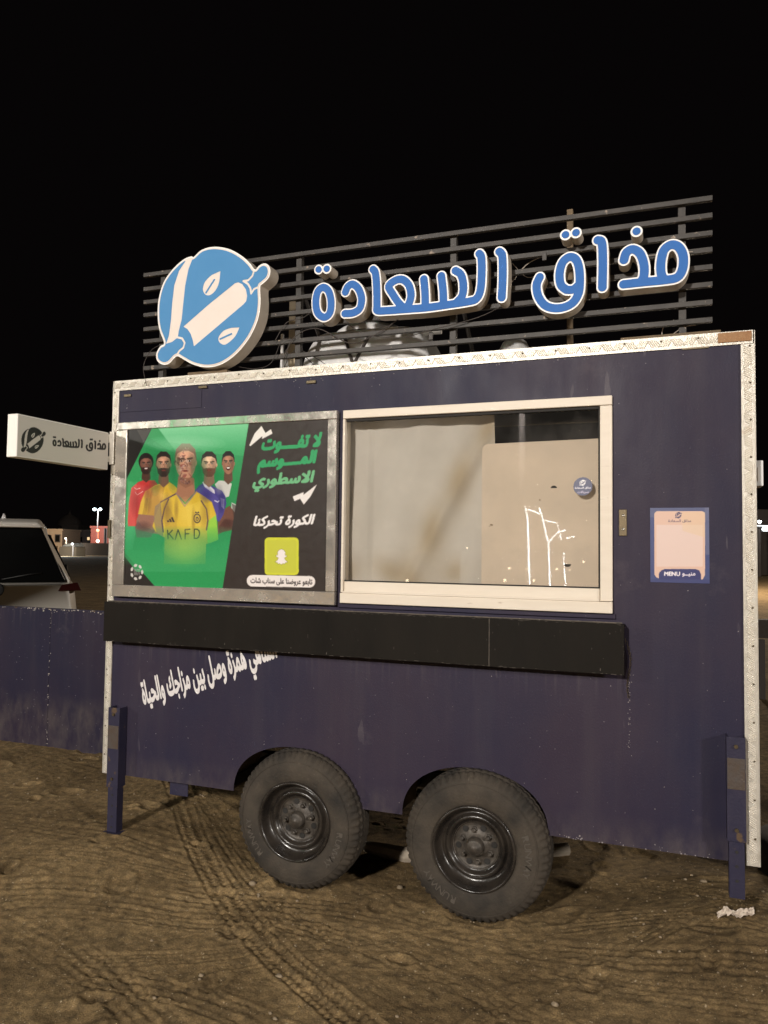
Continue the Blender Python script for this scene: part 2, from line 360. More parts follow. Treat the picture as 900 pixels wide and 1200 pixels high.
def text_mask(s, latin=False, bold=0, hpx=64):
    key = (s, bold, hpx)
    if key in _tc: return _tc[key]
    cu = bpy.data.curves.new('t', 'FONT'); cu.body = s if latin else shape_ar(s); cu.size = 1; cu.resolution_u = 6
    o = bpy.data.objects.new('t', cu); COL.objects.link(o); dg = bpy.context.evaluated_depsgraph_get(); dg.update()
    c2 = o.to_curve(dg); polys = []
    for sp in c2.splines:
        bp = sp.bezier_points; n = len(bp); Q = []
        if n:
            for i in range(n):
                p0, p1, p2, p3 = bp[i].co, bp[i].handle_right, bp[(i+1) % n].handle_left, bp[(i+1) % n].co
                for k in range(6):
                    t = k/6; q = p0*(1-t)**3+p1*3*t*(1-t)**2+p2*3*t*t*(1-t)+p3*t**3; Q.append((q.x, q.y))
        else: Q = [tuple(p.co[:2]) for p in sp.points]
        if len(Q) > 2: polys.append(np.array(Q))
    o.to_curve_clear(); bpy.data.objects.remove(o); bpy.data.curves.remove(cu)
    V = np.concatenate(polys); mn = V.min(0); mx = V.max(0); sc = hpx/(mx[1]-mn[1]); pad = bold+2
    W = int((mx[0]-mn[0])*sc)+2*pad+1; H = hpx+2*pad+1; X, Y = np.meshgrid(np.arange(W)+.0, np.arange(H)+.0); wn = np.zeros((H, W), int)
    for Q in polys:                                     # non-zero winding, so overlapping strokes stay filled
        P = (Q-mn)*sc+pad; n = len(P); x0 = int(P[:, 0].min())-1; x0 = max(0, x0); y0 = max(0, int(P[:, 1].min())-1); y1 = int(P[:, 1].max())+2; x1 = int(P[:, 0].max())+2
        xs = X[y0:y1, x0:x1]; ys = Y[y0:y1, x0:x1]; w_ = np.zeros(xs.shape, int)
        for i in range(n):
            a, b = P[i], P[(i+1) % n]
            if a[1] == b[1]: continue
            xi = (b[0]-a[0])*(ys-a[1])/(b[1]-a[1])+a[0]; up = (a[1] <= ys) & (b[1] > ys); dn = (a[1] > ys) & (b[1] <= ys)
            w_ += np.where(up & (xs < xi), 1, 0)-np.where(dn & (xs < xi), 1, 0)
        wn[y0:y1, x0:x1] += w_
    G = wn != 0
    if bold:
        D = G.copy()
        for dy in range(-bold, bold+1):
            for dx in range(-bold, bold+1):
                if dx*dx+dy*dy <= bold*bold+.5: D |= np.roll(np.roll(G, dy, 0), dx, 1)
        G = D
    g = G.astype(float)
    for _ in range(2): g = (g+np.roll(g, 1, 0)+np.roll(g, -1, 0)+np.roll(g, 1, 1)+np.roll(g, -1, 1))/5
    _tc[key] = g; return g

# ---------------- raster canvas for flat prints (vector shapes -> vertex colours of a fine sheet)
class Canvas:
    def __init__(s, x0, x1, z0, z1, nx, bg, conv, ss=3):
        s.x0, s.x1, s.z0, s.z1, s.nx = x0, x1, z0, z1, nx; s.ny = max(2, int(round(nx*(z1-z0)/abs(x1-x0)))); s.ss = ss
        s.W = nx*ss; s.H = s.ny*ss; s.img = np.zeros((s.H, s.W, 3)); s.img[:] = bg; s.conv = conv
    def uv(s, P):
        out = []
        for p in P:
            x, z = s.conv(*p); out.append(((x-s.x0)/(s.x1-s.x0)*s.W, (z-s.z0)/(s.z1-s.z0)*s.H))
        return out
    def poly(s, P, col, a=1., fade=None):
        Q = s.uv(P); xs = [q[0] for q in Q]; ys = [q[1] for q in Q]
        i0 = max(0, int(min(xs))-1); i1 = min(s.W, int(max(xs))+2); j0 = max(0, int(min(ys))-1); j1 = min(s.H, int(max(ys))+2)
        if i1 <= i0 or j1 <= j0: return
        X, Y = np.meshgrid(np.arange(i0, i1)+.5, np.arange(j0, j1)+.5); ins = np.zeros(X.shape, bool); n = len(Q)
        for k in range(n):
            a_, b_ = Q[k], Q[(k+1) % n]
            if a_[1] == b_[1]: continue
            ins ^= ((a_[1] > Y) != (b_[1] > Y)) & (X < (b_[0]-a_[0])*(Y-a_[1])/(b_[1]-a_[1])+a_[0])
        m = ins.astype(float)*a
        if fade is not None:
            t = ((Y-j0)/(max(1, j1-j0))); m = m*(fade[0]+(fade[1]-fade[0])*t)   # fade[0] at bottom, fade[1] at top
        s.blend(i0, i1, j0, j1, m, col)
    def blend(s, i0, i1, j0, j1, m, col):
        c = np.array(col, float); s.img[j0:j1, i0:i1] = s.img[j0:j1, i0:i1]*(1-m[..., None])+c*m[..., None]
    def ell(s, c, rx, ry, col, a=1., rot=0., n=28, t0=0, t1=360):
        P = []
        for k in range(n):
            t = R_(t0+(t1-t0)*k/(n if t1-t0 >= 360 else n-1)); x = rx*math.cos(t); y = ry*math.sin(t)
            P.append((c[0]+x*math.cos(rot)-y*math.sin(rot), c[1]+x*math.sin(rot)+y*math.cos(rot)))
        s.poly(P, col, a)
    def soft(s, c, rx, ry, col, a=1., n=7):
        for k in range(n): f = 1-k/n; s.ell(c, rx*f, ry*f, col, a/n*1.5)
    def stroke(s, P, w, col, a=1.):
        for i in range(len(P)-1):
            (x0, y0), (x1, y1) = P[i], P[i+1]; L = math.hypot(x1-x0, y1-y0)+1e-9; nx, ny = -(y1-y0)/L*w/2, (x1-x0)/L*w/2
            s.poly([(x0+nx, y0+ny), (x1+nx, y1+ny), (x1-nx, y1-ny), (x0-nx, y0-ny)], col, a)
            if a == 1.: s.ell((x0, y0), w/2, w/2, col, n=10); s.ell((x1, y1), w/2, w/2, col, n=10)
    def text(s, t, bl, br, tl, col, latin=False, bold=0, hpx=64, a=1., gamma=1.):
        g = text_mask(t, latin, bold, hpx); B, Rr, T = s.uv([bl, br, tl]); B = np.array(B); e1 = np.array(Rr)-B; e2 = np.array(T)-B
        C4 = np.array([B, B+e1, B+e2, B+e1+e2]); i0, j0 = np.maximum(0, C4.min(0).astype(int)-1); i1, j1 = C4.max(0).astype(int)+2; i1 = min(i1, s.W); j1 = min(j1, s.H)
        if i1 <= i0 or j1 <= j0: return
        X, Y = np.meshgrid(np.arange(i0, i1)+.5, np.arange(j0, j1)+.5); det = e1[0]*e2[1]-e1[1]*e2[0]
        u = ((X-B[0])*e2[1]-(Y-B[1])*e2[0])/det; v = (e1[0]*(Y-B[1])-e1[1]*(X-B[0]))/det
        gi = np.clip((u*g.shape[1]).astype(int), 0, g.shape[1]-1); gj = np.clip((v*g.shape[0]).astype(int), 0, g.shape[0]-1)
        m = np.where((u >= 0) & (u < 1) & (v >= 0) & (v < 1), np.clip((g[gj, gi]-.3)*2.5, 0, 1), 0)*a
        s.blend(i0, i1, j0, j1, m, col)
    def build(s, name, place, material, parent, gain=1.0):
        im = s.img.reshape(s.ny, s.ss, s.nx, s.ss, 3).mean((1, 3))/255.0
        lin = np.where(im <= .04045, im/12.92, ((im+.055)/1.055)**2.4)*gain
        nx, ny = s.nx, s.ny; X = np.linspace(s.x0, s.x1, nx+1); Z = np.linspace(s.z0, s.z1, ny+1)
        V = [place(x, z) for z in Z for x in X]; F = [(j*(nx+1)+i, j*(nx+1)+i+1, (j+1)*(nx+1)+i+1, (j+1)*(nx+1)+i) for j in range(ny) for i in range(nx)]
        o = mesh_obj(name, V, F, material, parent); me = o.data
        ca = me.color_attributes.new('print_colour', 'FLOAT_COLOR', 'CORNER')
        c = np.ones((ny*nx, 4, 4), np.float32); c[:, :, :3] = lin.reshape(-1, 1, 3); ca.data.foreach_set('color', c.ravel()); return o

# ------------------------------------------------------------------ ground
def vnoise(X, Y, f, seed):
    r = np.random.default_rng(seed); n = 256; T = r.random((n, n)); x = X*f; y = Y*f
    i = np.floor(x).astype(int); j = np.floor(y).astype(int); u = x-i; v = y-j; u = u*u*(3-2*u); v = v*v*(3-2*v)
    g = lambda a, b: T[a % n, b % n]
    return (g(i, j)*(1-u)+g(i+1, j)*u)*(1-v)+(g(i, j+1)*(1-u)+g(i+1, j+1)*u)*v-.5
def sst(x, a, b):
    t = np.clip((x-a)/(b-a), 0, 1); return t*t*(3-2*t)
def base_h(X, Y):
    h = .06 + .115*(1-sst(X, .0, 1.0))*sst(Y, -1.2, -.2)*(1-.6*sst(Y, 1.5, 4)) + .16*np.exp(-((X-3.25)/.62)**2-((Y-.05)/.75)**2)
    return h + .03*vnoise(X+9, Y+9, .7, 3)*(1-np.exp(-((X-1.6)**2+Y**2)/2)) 
def noise_h(X, Y):
    h = .010*vnoise(X, Y, 2.1, 4)+.004*vnoise(X*1.0+.6*Y, Y, 5, 5)+.004*vnoise(X, Y, 11, 6)+.006*vnoise(X, Y, 27, 7)+.006*vnoise(X, Y, 60, 8)+.003*vnoise(X, Y, 110, 18)
    # fine drag lines left by skidding tyres and wind
    for k, (a, seed) in enumerate(((.12, 9), (-.55, 19), (.35, 29), (-.2, 39))):
        ca, sa = math.cos(a), math.sin(a); u = X*ca+Y*sa; v = -X*sa+Y*ca; w = v+.03*vnoise(u, v, 1.3, seed+3)
        mask = sst(vnoise(u*.55, v*1.6, 1.0, seed), .02, .22); ln = vnoise(u*.9, w*30, 1, seed+1)
        h += .010*np.maximum(ln, -.15)*mask
    cl = vnoise(X, Y, 16, 12); h += .012*sst(cl, .28, .5)*sst(vnoise(X, Y, 1.7, 13), -.05, .25)
    cl = vnoise(X, Y, 38, 14); h += .008*sst(cl, .30, .5)*sst(vnoise(X, Y, 2.7, 15), -.1, .2)
    return h
def px_track(P, z=.06): return [tuple(atZ(p[0], p[1], z)[:2]) for p in P]
TRACKS = [  # centre line (traced), width, groove count, tread pitch, depth
 (px_track([(200, 925), (215, 965), (240, 1015), (275, 1065), (325, 1120), (385, 1170), (450, 1225)]), .15, 3, .032, .025),
 (px_track([(222, 925), (250, 990), (290, 1040), (345, 1085), (430, 1150), (520, 1210)]), .05, 1, .03, .008),
 (px_track([(-40, 1044), (60, 1043), (150, 1047), (270, 1052)], .12), .17, 4, .045, .016),
 (px_track([(-40, 1068), (100, 1066), (260, 1074), (420, 1082)], .10), .12, 3, .04, .014),
 (px_track([(250, 1052), (420, 1068), (520, 1092), (640, 1120), (780, 1150), (930, 1180)]), .17, 4, .04, .017),
 (px_track([(600, 1092), (700, 1092), (800, 1106), (930, 1140)]), .14, 4, .03, .013),
 (px_track([(-20, 1075), (60, 1110), (120, 1150), (190, 1215)]), .20, 5, .045, .015),
 (px_track([(360, 1085), (470, 1120), (560, 1160), (640, 1215)]), .16, 4, .05, .014),
 (px_track([(120, 1190), (260, 1140), (420, 1118), (560, 1075)]), .09, 3, .03, .010),
 (px_track([(690, 1030), (760, 1050), (850, 1085), (940, 1120)]), .13, 4, .03, .012),
 (px_track([(130, 1150), (240, 1175), (330, 1215)]), .13, 3, .035, .014),
 (px_track([(0, 965), (120, 985), (230, 1000)], .15), .16, 4, .04, .008),
 (px_track([(240, 965), (330, 1060), (450, 1120), (600, 1180), (700, 1220)]), .11, 4, .03, .010),
 (px_track([(450, 1130), (600, 1140), (760, 1180), (900, 1215)]), .15, 5, .028, .014),
 (px_track([(-20, 1120), (150, 1128), (330, 1110), (470, 1098)]), .10, 4, .026, .010),
 (px_track([(520, 1215), (640, 1160), (800, 1110), (900, 1095)]), .12, 4, .03, .010),
 (px_track([(0, 1010), (100, 1018), (220, 1025), (290, 1030)], .10), .14, 5, .03, .010),
]
def track_h(X, Y):
    h = np.zeros_like(X)
    for P, w, ng, pitch, dep in TRACKS:
        P = smooth_pts(P, 5); x0 = min(p[0] for p in P)-w; x1 = max(p[0] for p in P)+w; y0 = min(p[1] for p in P)-w; y1 = max(p[1] for p in P)+w
        m = (X > x0) & (X < x1) & (Y > y0) & (Y < y1)
        if not m.any(): continue
        x = X[m]; y = Y[m]; best = np.full(x.shape, 1e9); sg = np.zeros(x.shape); al = np.zeros(x.shape); acc = 0
        for i in range(len(P)-1):
            a, b = P[i], P[i+1]; dx, dy = b[0]-a[0], b[1]-a[1]; L = math.hypot(dx, dy)
            t = np.clip(((x-a[0])*dx+(y-a[1])*dy)/(L*L), 0, 1); ex = x-a[0]-t*dx; ey = y-a[1]-t*dy; d = np.hypot(ex, ey); k = d < best
            best = np.where(k, d, best); sg = np.where(k, (dx*ey-dy*ex)/L, sg); al = np.where(k, acc+t*L, al); acc += L
        wob = .012*vnoise(al, sg*0, 3, 21); s_ = (sg+wob)/(w/2); env = 1-sst(np.abs(s_), .80, 1.05)
        rim = np.exp(-((np.abs(s_)-1.12)/.12)**2)
        g = np.cos(s_*math.pi*ng)
        tr = np.tanh(3*np.sin(2*math.pi*(al/pitch)+np.abs(s_)*2.2+np.sign(s_)*1.2))
        fadeh = .45+.75*sst(vnoise(x, y, 2.3, 31), -.3, .2)
        q = (-dep*.60*env + .62*dep*env*np.maximum(g, -.35) - .34*dep*env*tr*(.4+.6*(g > 0)) + .50*dep*rim)*fadeh
        h[m] += q
    return h
FEET = [(random.uniform(-1.8, 3.2), random.uniform(-1.3, 1.6), random.uniform(0, 6.28), random.uniform(.03, .07)) for _ in range(60)]
def ground_h(X, Y):
    near = (1-sst(np.hypot(X-1.2, Y), 7, 14))
    h = base_h(X, Y)*(.2+.8*near)+noise_h(X, Y)*near*.52+track_h(X, Y)*.30
    for fx, fy, fa, fr in FEET:
        dx = X-fx; dy = Y-fy; m = (np.abs(dx) < .3) & (np.abs(dy) < .3)
        if not m.any(): continue
        u = (dx[m]*math.cos(fa)+dy[m]*math.sin(fa))/(fr*1.7); v = (-dx[m]*math.sin(fa)+dy[m]*math.cos(fa))/fr
        r = np.hypot(u, v); h[m] += -.010*(1-sst(r, .5, 1.0))+.006*np.exp(-((r-1.15)/.2)**2)
    for cx_ in (1.182, 2.045):
        for sg_ in (-1, 1): h = h+.020*np.exp(-((X-cx_-sg_*.155)/.055)**2-((Y-.01)/.10)**4)
        h = h-.012*np.exp(-((X-cx_)/.10)**4-((Y-.01)/.10)**4)+.010*np.exp(-((X-cx_)/.15)**2-((Y+.115)/.03)**2)
    far = sst(np.hypot(X-1.2, Y), 16, 60); h += far*(.25*vnoise(X, Y, .03, 41)+.10*vnoise(X, Y, .15, 42))
    return h
def gh(x, y): return float(ground_h(np.array([[float(x)]]), np.array([[float(y)]]))[0, 0])
def on_ground(px, py):
    d = ray(px, py); t = (1.671-.1)/-d[2]
    for _ in range(6):
        p = CPOS+d*t; t = (CPOS[2]-gh(p[0], p[1]))/-d[2]
    return CPOS+d*t
def axis(lo, hi, st, far, grow=1.13):
    a = list(np.arange(lo, hi, st)); s = st; x = a[-1]; up = []
    while x < far: s *= grow; x += s; up.append(x)
    s = st; x = lo; dn = []
    while x > -far: s *= grow; x -= s; dn.append(x)
    return np.array(dn[::-1]+a+up)
gx = axis(-1.9, 3.7, .0070, 700, 1.10); gy = axis(-1.35, 1.9, .0070, 700, 1.10)
GX, GY = np.meshgrid(gx, gy); GZ = ground_h(GX, GY)
gm = bpy.data.meshes.new('ground'); nV = GX.size; gm.vertices.add(nV)
gm.vertices.foreach_set('co', np.stack([GX.ravel(), GY.ravel(), GZ.ravel()], 1).ravel())
ii, jj = np.meshgrid(np.arange(len(gx)-1), np.arange(len(gy)-1)); b0 = (jj*len(gx)+ii).ravel(); nx_ = len(gx)
quads = np.stack([b0, b0+1, b0+1+nx_, b0+nx_], 1).astype(np.int32)
gm.loops.add(quads.size); gm.loops.foreach_set('vertex_index', quads.ravel()); gm.polygons.add(len(quads))
gm.polygons.foreach_set('loop_start', np.arange(0, quads.size, 4, dtype=np.int32)); gm.polygons.foreach_set('loop_total', np.full(len(quads), 4, np.int32))
gm.polygons.foreach_set('use_smooth', np.ones(len(quads), bool)); gm.update(calc_edges=True); gm.validate()
def sand_material():
    m = bpy.data.materials.new('brown_sand'); m.use_nodes = True; nt = m.node_tree; N = nt.nodes; L = nt.links; b = N['Principled BSDF']; b.inputs['Roughness'].default_value = .95; b.inputs['Specular IOR Level'].default_value = .2
    tc = N.new('ShaderNodeTexCoord')
    def nz(sc, d=6, r=.6):
        n = N.new('ShaderNodeTexNoise'); n.inputs['Scale'].default_value = sc; n.inputs['Detail'].default_value = d; n.inputs['Roughness'].default_value = r; L.new(tc.outputs['Object'], n.inputs['Vector']); return n.outputs['Fac']
    def rp(x, a, b_, c0, c1):
        r = N.new('ShaderNodeValToRGB'); r.color_ramp.elements[0].position = a; r.color_ramp.elements[1].position = b_; r.color_ramp.elements[0].color = (*c0, 1); r.color_ramp.elements[1].color = (*c1, 1); L.new(x, r.inputs[0]); return r.outputs[0]
    c1 = rp(nz(1.6), .35, .65, (.200, .138, .070), (.350, .248, .128)); c2 = rp(nz(24), .3, .75, (.45, .45, .46), (1.35, 1.30, 1.22)); c3 = rp(nz(160, 3), .30, .72, (.6, .6, .6), (1.25, 1.25, 1.22))
    sp = rp(nz(95, 2, .4), .70, .73, (0, 0, 0), (1, 1, 1))
    def mul(a, c):
        x = N.new('ShaderNodeMix'); x.data_type = 'RGBA'; x.blend_type = 'MULTIPLY'; x.inputs[0].default_value = 1; L.new(a, x.inputs[6]); L.new(c, x.inputs[7]); return x.outputs[2]
    c = mul(mul(c1, c2), c3); x = N.new('ShaderNodeMix'); x.data_type = 'RGBA'; L.new(sp, x.inputs[0]); L.new(c, x.inputs[6]); x.inputs[7].default_value = (.50, .40, .26, 1)
    L.new(x.outputs[2], b.inputs['Base Color'])
    bp = N.new('ShaderNodeBump'); bp.inputs['Strength'].default_value = 1.0; bp.inputs['Distance'].default_value = .008; L.new(nz(120, 6, .75), bp.inputs['Height'])
    L.new(bp.outputs[0], b.inputs['Normal']); return m
MT['sand'] = sand_material(); gm.materials.append(MT['sand'])
go = bpy.data.objects.new('ground', gm); COL.objects.link(go); go['kind'] = 'structure'; go['label'] = 'brown sandy ground criss-crossed by tyre tracks'
# night sky dome
sk = MB(); prof = [(-5, 1500), (0, 1500)]+[(1500*math.sin(R_(a)), 1500*math.cos(R_(a))) for a in (10, 25, 40, 55, 70, 85, 89.9)]
sk.lathe(prof, (0, 0, 0), 'z', 48); sko = sk.build('sky', emat('night_sky', (.55, .42, .45), .0032), None, True); sko['kind'] = 'structure'

# ------------------------------------------------------------------ trailer
W_, ZB, ZT = 3.163, .452, 2.552
WELLS = [(1.125, .372, .29), (2.045, .372, .335)]     # wheel centre x, opening radius, side start
WX = (1.182, 2.045); WZ = .378; WR = .325
trailer = thing('food_trailer', 'navy purple food trailer with serving window, roof sign and twin wheels', 'food trailer', (W_/2, 1.0, .06))
# front panel with wheel arches and openings, cut as one flat outline
def arch(cx, top, x0, x1):
    pts = []
    for k in range(0, 33):
        t = math.pi*k/32; s = math.sin(t); pts.append((cx-(cx-x0)*math.cos(t) if t < math.pi/2 else cx-(x1-cx)*math.cos(t), ZB+(top-ZB)*s**.85))
    return pts
outer = [(0, ZB)]+arch(1.14, .700, .80, 1.47)+arch(2.02, .700, 1.69, 2.352)+[(W_, ZB), (W_, ZT), (0, ZT)]
WIN = (1.375, 2.619, 1.408, 2.330)      # window outer frame x0,x1,z0,z1
hole = [(WIN[0]+.01, WIN[2]+.01), (WIN[1]-.01, WIN[2]+.01), (WIN[1]-.01, WIN[3]-.01), (WIN[0]+.01, WIN[3]-.01)]
fp = fill_mesh('front_panel', [outer, hole], .006, MT['paint'], trailer, 0.0)
MB().box(.02, W_-.02, 2.0, 2.006, ZB, ZT-.01).build('back_panel', MT['paint'], trailer)
MB().box(.003, .009, .01, 1.998, ZB, ZT-.006).build('side_panel', MT['paint'], trailer)
MB().box(W_-.009, W_-.003, .01, 1.998, ZB, ZT-.006).build('side_panel', MT['paint'], trailer)
MB().box(.0, W_, .008, 2.0, ZT-.004, ZT+.012).build('roof_panel', MT['alu'], trailer)
MB().box(.012, W_-.012, .012, 1.99, ZB+.30, ZB+.33).build('floor_panel', MT['inner'], trailer)
ch = MB()
for y in (.42, 1.55): ch.box(.03, W_-.03, y, y+.05, ZB-.0, ZB+.08)
for x in (.15, .75, 1.6, 2.45, 3.0): ch.box(x, x+.05, .03, .42, ZB+.02, ZB+.07)
ch.build('chassis_frame', MT['carblack'], trailer)
for cx in WX:
    MB().tube([(cx, .02, WZ), (cx, 1.95, WZ)], .035, 12).build('axle', MT['carblack'], trailer)
    l = MB()
    for k in range(3): l.add(*[(lambda a: (a.v, a.f))(MB().tube([(cx-.38+.06*k, .30, WZ+.09), (cx-.18, .30, WZ+.055-.012*k), (cx, .30, WZ+.045-.012*k), (cx+.18, .30, WZ+.055-.012*k), (cx+.38-.06*k, .30, WZ+.09)], .014, 4))][0])
    l.build('leaf_spring', MT['carblack'], trailer)
# inner wheel boxes (dusty sheet)
for x0, x1 in ((.78, 1.50), (1.67, 2.38)):
    m = MB(); n = 14
    for k in range(n):
        t0 = math.pi*k/n; t1 = math.pi*(k+1)/n; cx = (x0+x1)/2; rx = (x1-x0)/2
        P = [(cx-rx*math.cos(t), y, ZB+.275*math.sin(t)**.85) for t in (t0, t1) for y in (.007, .26)]
        m.add(P, [(0, 1, 3, 2)])
    m.build('wheel_well', mat('dusty_wheel_well', (.22, .165, .10), .9, 0, (.10, .075, .05), 9, .5), trailer)
# aluminium tread-plate edging: flat strip with raised bars
def trim(name, x0, x1, z0, z1, horiz):
    m = MB(); m.box(x0, x1, -.007, -.0005, z0, z1)
    n = 0; L = (x1-x0) if horiz else (z1-z0); wd = (z1-z0) if horiz else (x1-x0); step = .0085; k = 0; p = .012
    while p < L-.012:
        g = (k//5) % 2; sgn = 1 if g == 0 else -1; q = wd*.5; hl = wd*.36
        for half in (0,):
            cx, cz = (x0+p, z0+q) if horiz else (x0+q, z0+p); a = R_(58)*sgn
            if not horiz: a = R_(32)*sgn
            ux, uz = math.cos(a), math.sin(a); vx, vz = -uz*.0025, ux*.0025; hl_ = hl*random.uniform(.85, 1.0)
            B = [(cx-ux*hl_-vx, -.0072, cz-uz*hl_-vz), (cx+ux*hl_-vx, -.0072, cz+uz*hl_-vz), (cx+ux*hl_+vx, -.0072, cz+uz*hl_+vz), (cx-ux*hl_+vx, -.0072, cz-uz*hl_+vz)]
            T = [(cx-ux*hl_*.8, -.0108, cz-uz*hl_*.8), (cx+ux*hl_*.8, -.0108, cz+uz*hl_*.8)]
            m.add(B+T, [(0, 1, 5, 4), (3, 4, 5, 2), (0, 4, 3), (1, 2, 5)])
        k += 1; p += step*(1.0 if k % 5 else 1.5)
    o = m.build(name, MT['alu'], trailer); o.data.materials.append(MT['alubar'])
    o.data.polygons.foreach_set('material_index', [0]*6+[1]*(len(m.f)-6)); return o
trim('edge_trim', .0, W_, ZT-.040, ZT+.014, True)
trim('edge_trim', -.004, .034, ZB+.0, ZT-.042, False)
trim('edge_trim', W_-.045, W_+.004, ZB-.005, ZT-.042, False)
MB().box(W_+.0045, W_+.007, -.007, .035, ZB-.005, ZT+.012).build('edge_trim', MT['alu'], trailer)
MB().box(-.007, -.0045, -.007, .035, ZB, ZT+.012).build('edge_trim', MT['alu'], trailer)
# rivets
rv = MB()
for i in range(22): rv.lathe([(-.003, .0), (-.0025, .003), (0, .0045)], (.06+i*.145, -.0085, ZT-.006+random.uniform(-.004, .004)), 'y', 8)
for i in range(14):
    rv.lathe([(-.003, .0), (-.0025, .003), (0, .0045)], (.006, -.0085, ZB+.1+i*.15), 'y', 8); rv.lathe([(-.003, .0), (-.0025, .003), (0, .0045)], (W_-.012, -.0085, ZB+.1+i*.15), 'y', 8)
o = rv.build('rivet', MT['brass'], trailer, True); o['kind'] = 'stuff'
# torn corner and small tabs below the top edge
MB().box(W_-.13, W_-.005, -.0122, -.0102, ZT-.030, ZT+.010).build('rusty_corner_plate', MT['rust'], trailer, bevel=.001)
for px, py, w in [(238, 453, .05), (365, 447, .05), (150, 463, .045)]:
    p = at(px, py, -.004); MB().box(p[0]-w/2, p[0]+w/2, -.010, -.0006, p[2]-.010, p[2]+.004).build('clip_tab', MT['brass'], trailer, bevel=.001)
p = at(815, 408, 0); MB().box(p[0]-.05, p[0]+.05, -.006, -.0006, p[2]-.004, p[2]+.004).build('clip_tab', MT['brass'], trailer)
# patched sheet upper left (a proud rectangle of the same paint)
a_ = at(150, 462); c_ = at(236, 486); MB().box(.036, c_[0], -.003, -.0006, ZT-.16, ZT-.045).build('patch_sheet', MT['paint'], trailer, bevel=.001)
# window: outer frame, sash, panes
x0, x1, z0, z1 = WIN
win = thing('serving_window', '', ''); del win['category']; del win['label']; adopt(win, trailer)
def fr(name, x0, x1, z0, z1, y0, y1, m=MT['winframe'], par=None, bev=.003): return MB().box(x0, x1, y0, y1, z0, z1).build(name, m, par or win, bevel=bev)
TF, BF = .040, .052
fr('frame_rail', x0, x1, z1-TF, z1, -.022, .05); fr('frame_rail', x0, x1, z0, z0+BF-.004, -.030, .05)
fr('frame_stile', x1-.050, x1, z0+BF-.002, z1-TF-.002, -.022, .05); fr('frame_stile', x0, x0+.012, z0+BF-.002, z1-TF-.002, -.022, .05)
# inner bottom rail of the sash and slim lips
sx0, sx1 = x0+.014, x1-.052; sz0, sz1 = z0+BF, z1-TF-.002
fr('sash_rail', sx0, sx1, sz0, sz0+.050, -.012, .010); fr('sash_rail', sx0, sx1, sz1-.012, sz1, -.010, .012, MT['dark'])
fr('track_lip', sx0, sx1, sz0-.003, sz0+.004, -.0335, -.0305, bev=.0008)
fr('sash_stile', sx1-.006, sx1+.001, sz0+.051, sz1-.013, -.010, .02, MT['dark'], bev=.0008)
fr('sash_rail', sx0, sx1, sz0+.0505, sz0+.056, -.008, .008, MT['dark'], bev=.0008)
mx_ = at(579, 500, .02)[0]
fr('glass_pane', sx0, sx1-.007, sz0+.057, sz1-.013, .0, .003, MT['glass'], bev=0)
# what is behind the glass: hanging plastic sheet and cream board
def quad_slab(name, P, th, m, par, bev=.002):
    F = [tuple(p) for p in P]; B = [(p[0], p[1]+th, p[2]) for p in P]; return MB().hexa(F+B).build(name, m, par, bevel=bev)
sh = MB(); nX, nZ = 60, 40; sxa, sxb = sx0-.05, at(580, 500, .085)[0]; V = []
for j in range(nZ+1):
    for i in range(nX+1):
        u = i/nX; v = j/nZ; x = sxa+(sxb-sxa)*u; z = sz0-.02+(sz1-sz0+.03)*v
        d = (u-.62)-(v-.35)*.62; fold = .020*math.exp(-(d/.05)**2)+.008*math.sin(9*u+3*v)+.006*math.sin(23*u-7*v+2)+(.010 if u < .19 else 0)
        V.append((x, .085-fold, z))
sheet = mesh_obj('hanging_sheet', V, [(j*(nX+1)+i, j*(nX+1)+i+1, (j+1)*(nX+1)+i+1, (j+1)*(nX+1)+i) for j in range(nZ) for i in range(nX)], None, None, True, mats=[MT['sheet']])
sheet['label'] = 'greyish plastic sheet with a brown stained fold behind the left of the window'; sheet['category'] = 'plastic sheet'
# stained sheet colour: a shape of its own on the sheet
def sheet_mat():
    m = mat('stained_sheet', (.76, .72, .66), .9, 0, (.69, .65, .58), 3, .5, .1, 10, spec=.05); nt = m.node_tree; N = nt.nodes; L = nt.links; b = N['Principled BSDF']
    a = N.new('ShaderNodeVertexColor'); a.layer_name = 'stain'; src = b.inputs['Base Color'].links[0].from_socket; x = N.new('ShaderNodeMix'); x.data_type = 'RGBA'
    L.new(a.outputs['Color'], x.inputs[0]); L.new(src, x.inputs[6]); x.inputs[7].default_value = (.46, .35, .20, 1); L.new(x.outputs[2], b.inputs['Base Color']); return m
sheet.data.materials[0] = sheet_mat(); ca = sheet.data.color_attributes.new('stain', 'FLOAT_COLOR', 'POINT')
for k, vtx in enumerate(sheet.data.vertices):
    j, i = divmod(k, nX+1); u = i/nX; v = j/nZ; d = (u-.60)-(v-.35)*.62
    wdt = .080+.06*(1-v); s = .55*math.exp(-((d)/wdt)**2)*(1 if v > .2 else v/.2)
    s += .55*math.exp(-((v-.13-.03*math.sin(u*9))/.07)**2)*(.45+.4*math.sin(u*13+1)**2)*(1 if u < .8 else .4)
    s = max(0, min(.85, s*(1.0+.35*math.sin(17*u+11*v)))); ca.data[k].color = (s, s, s, 1)
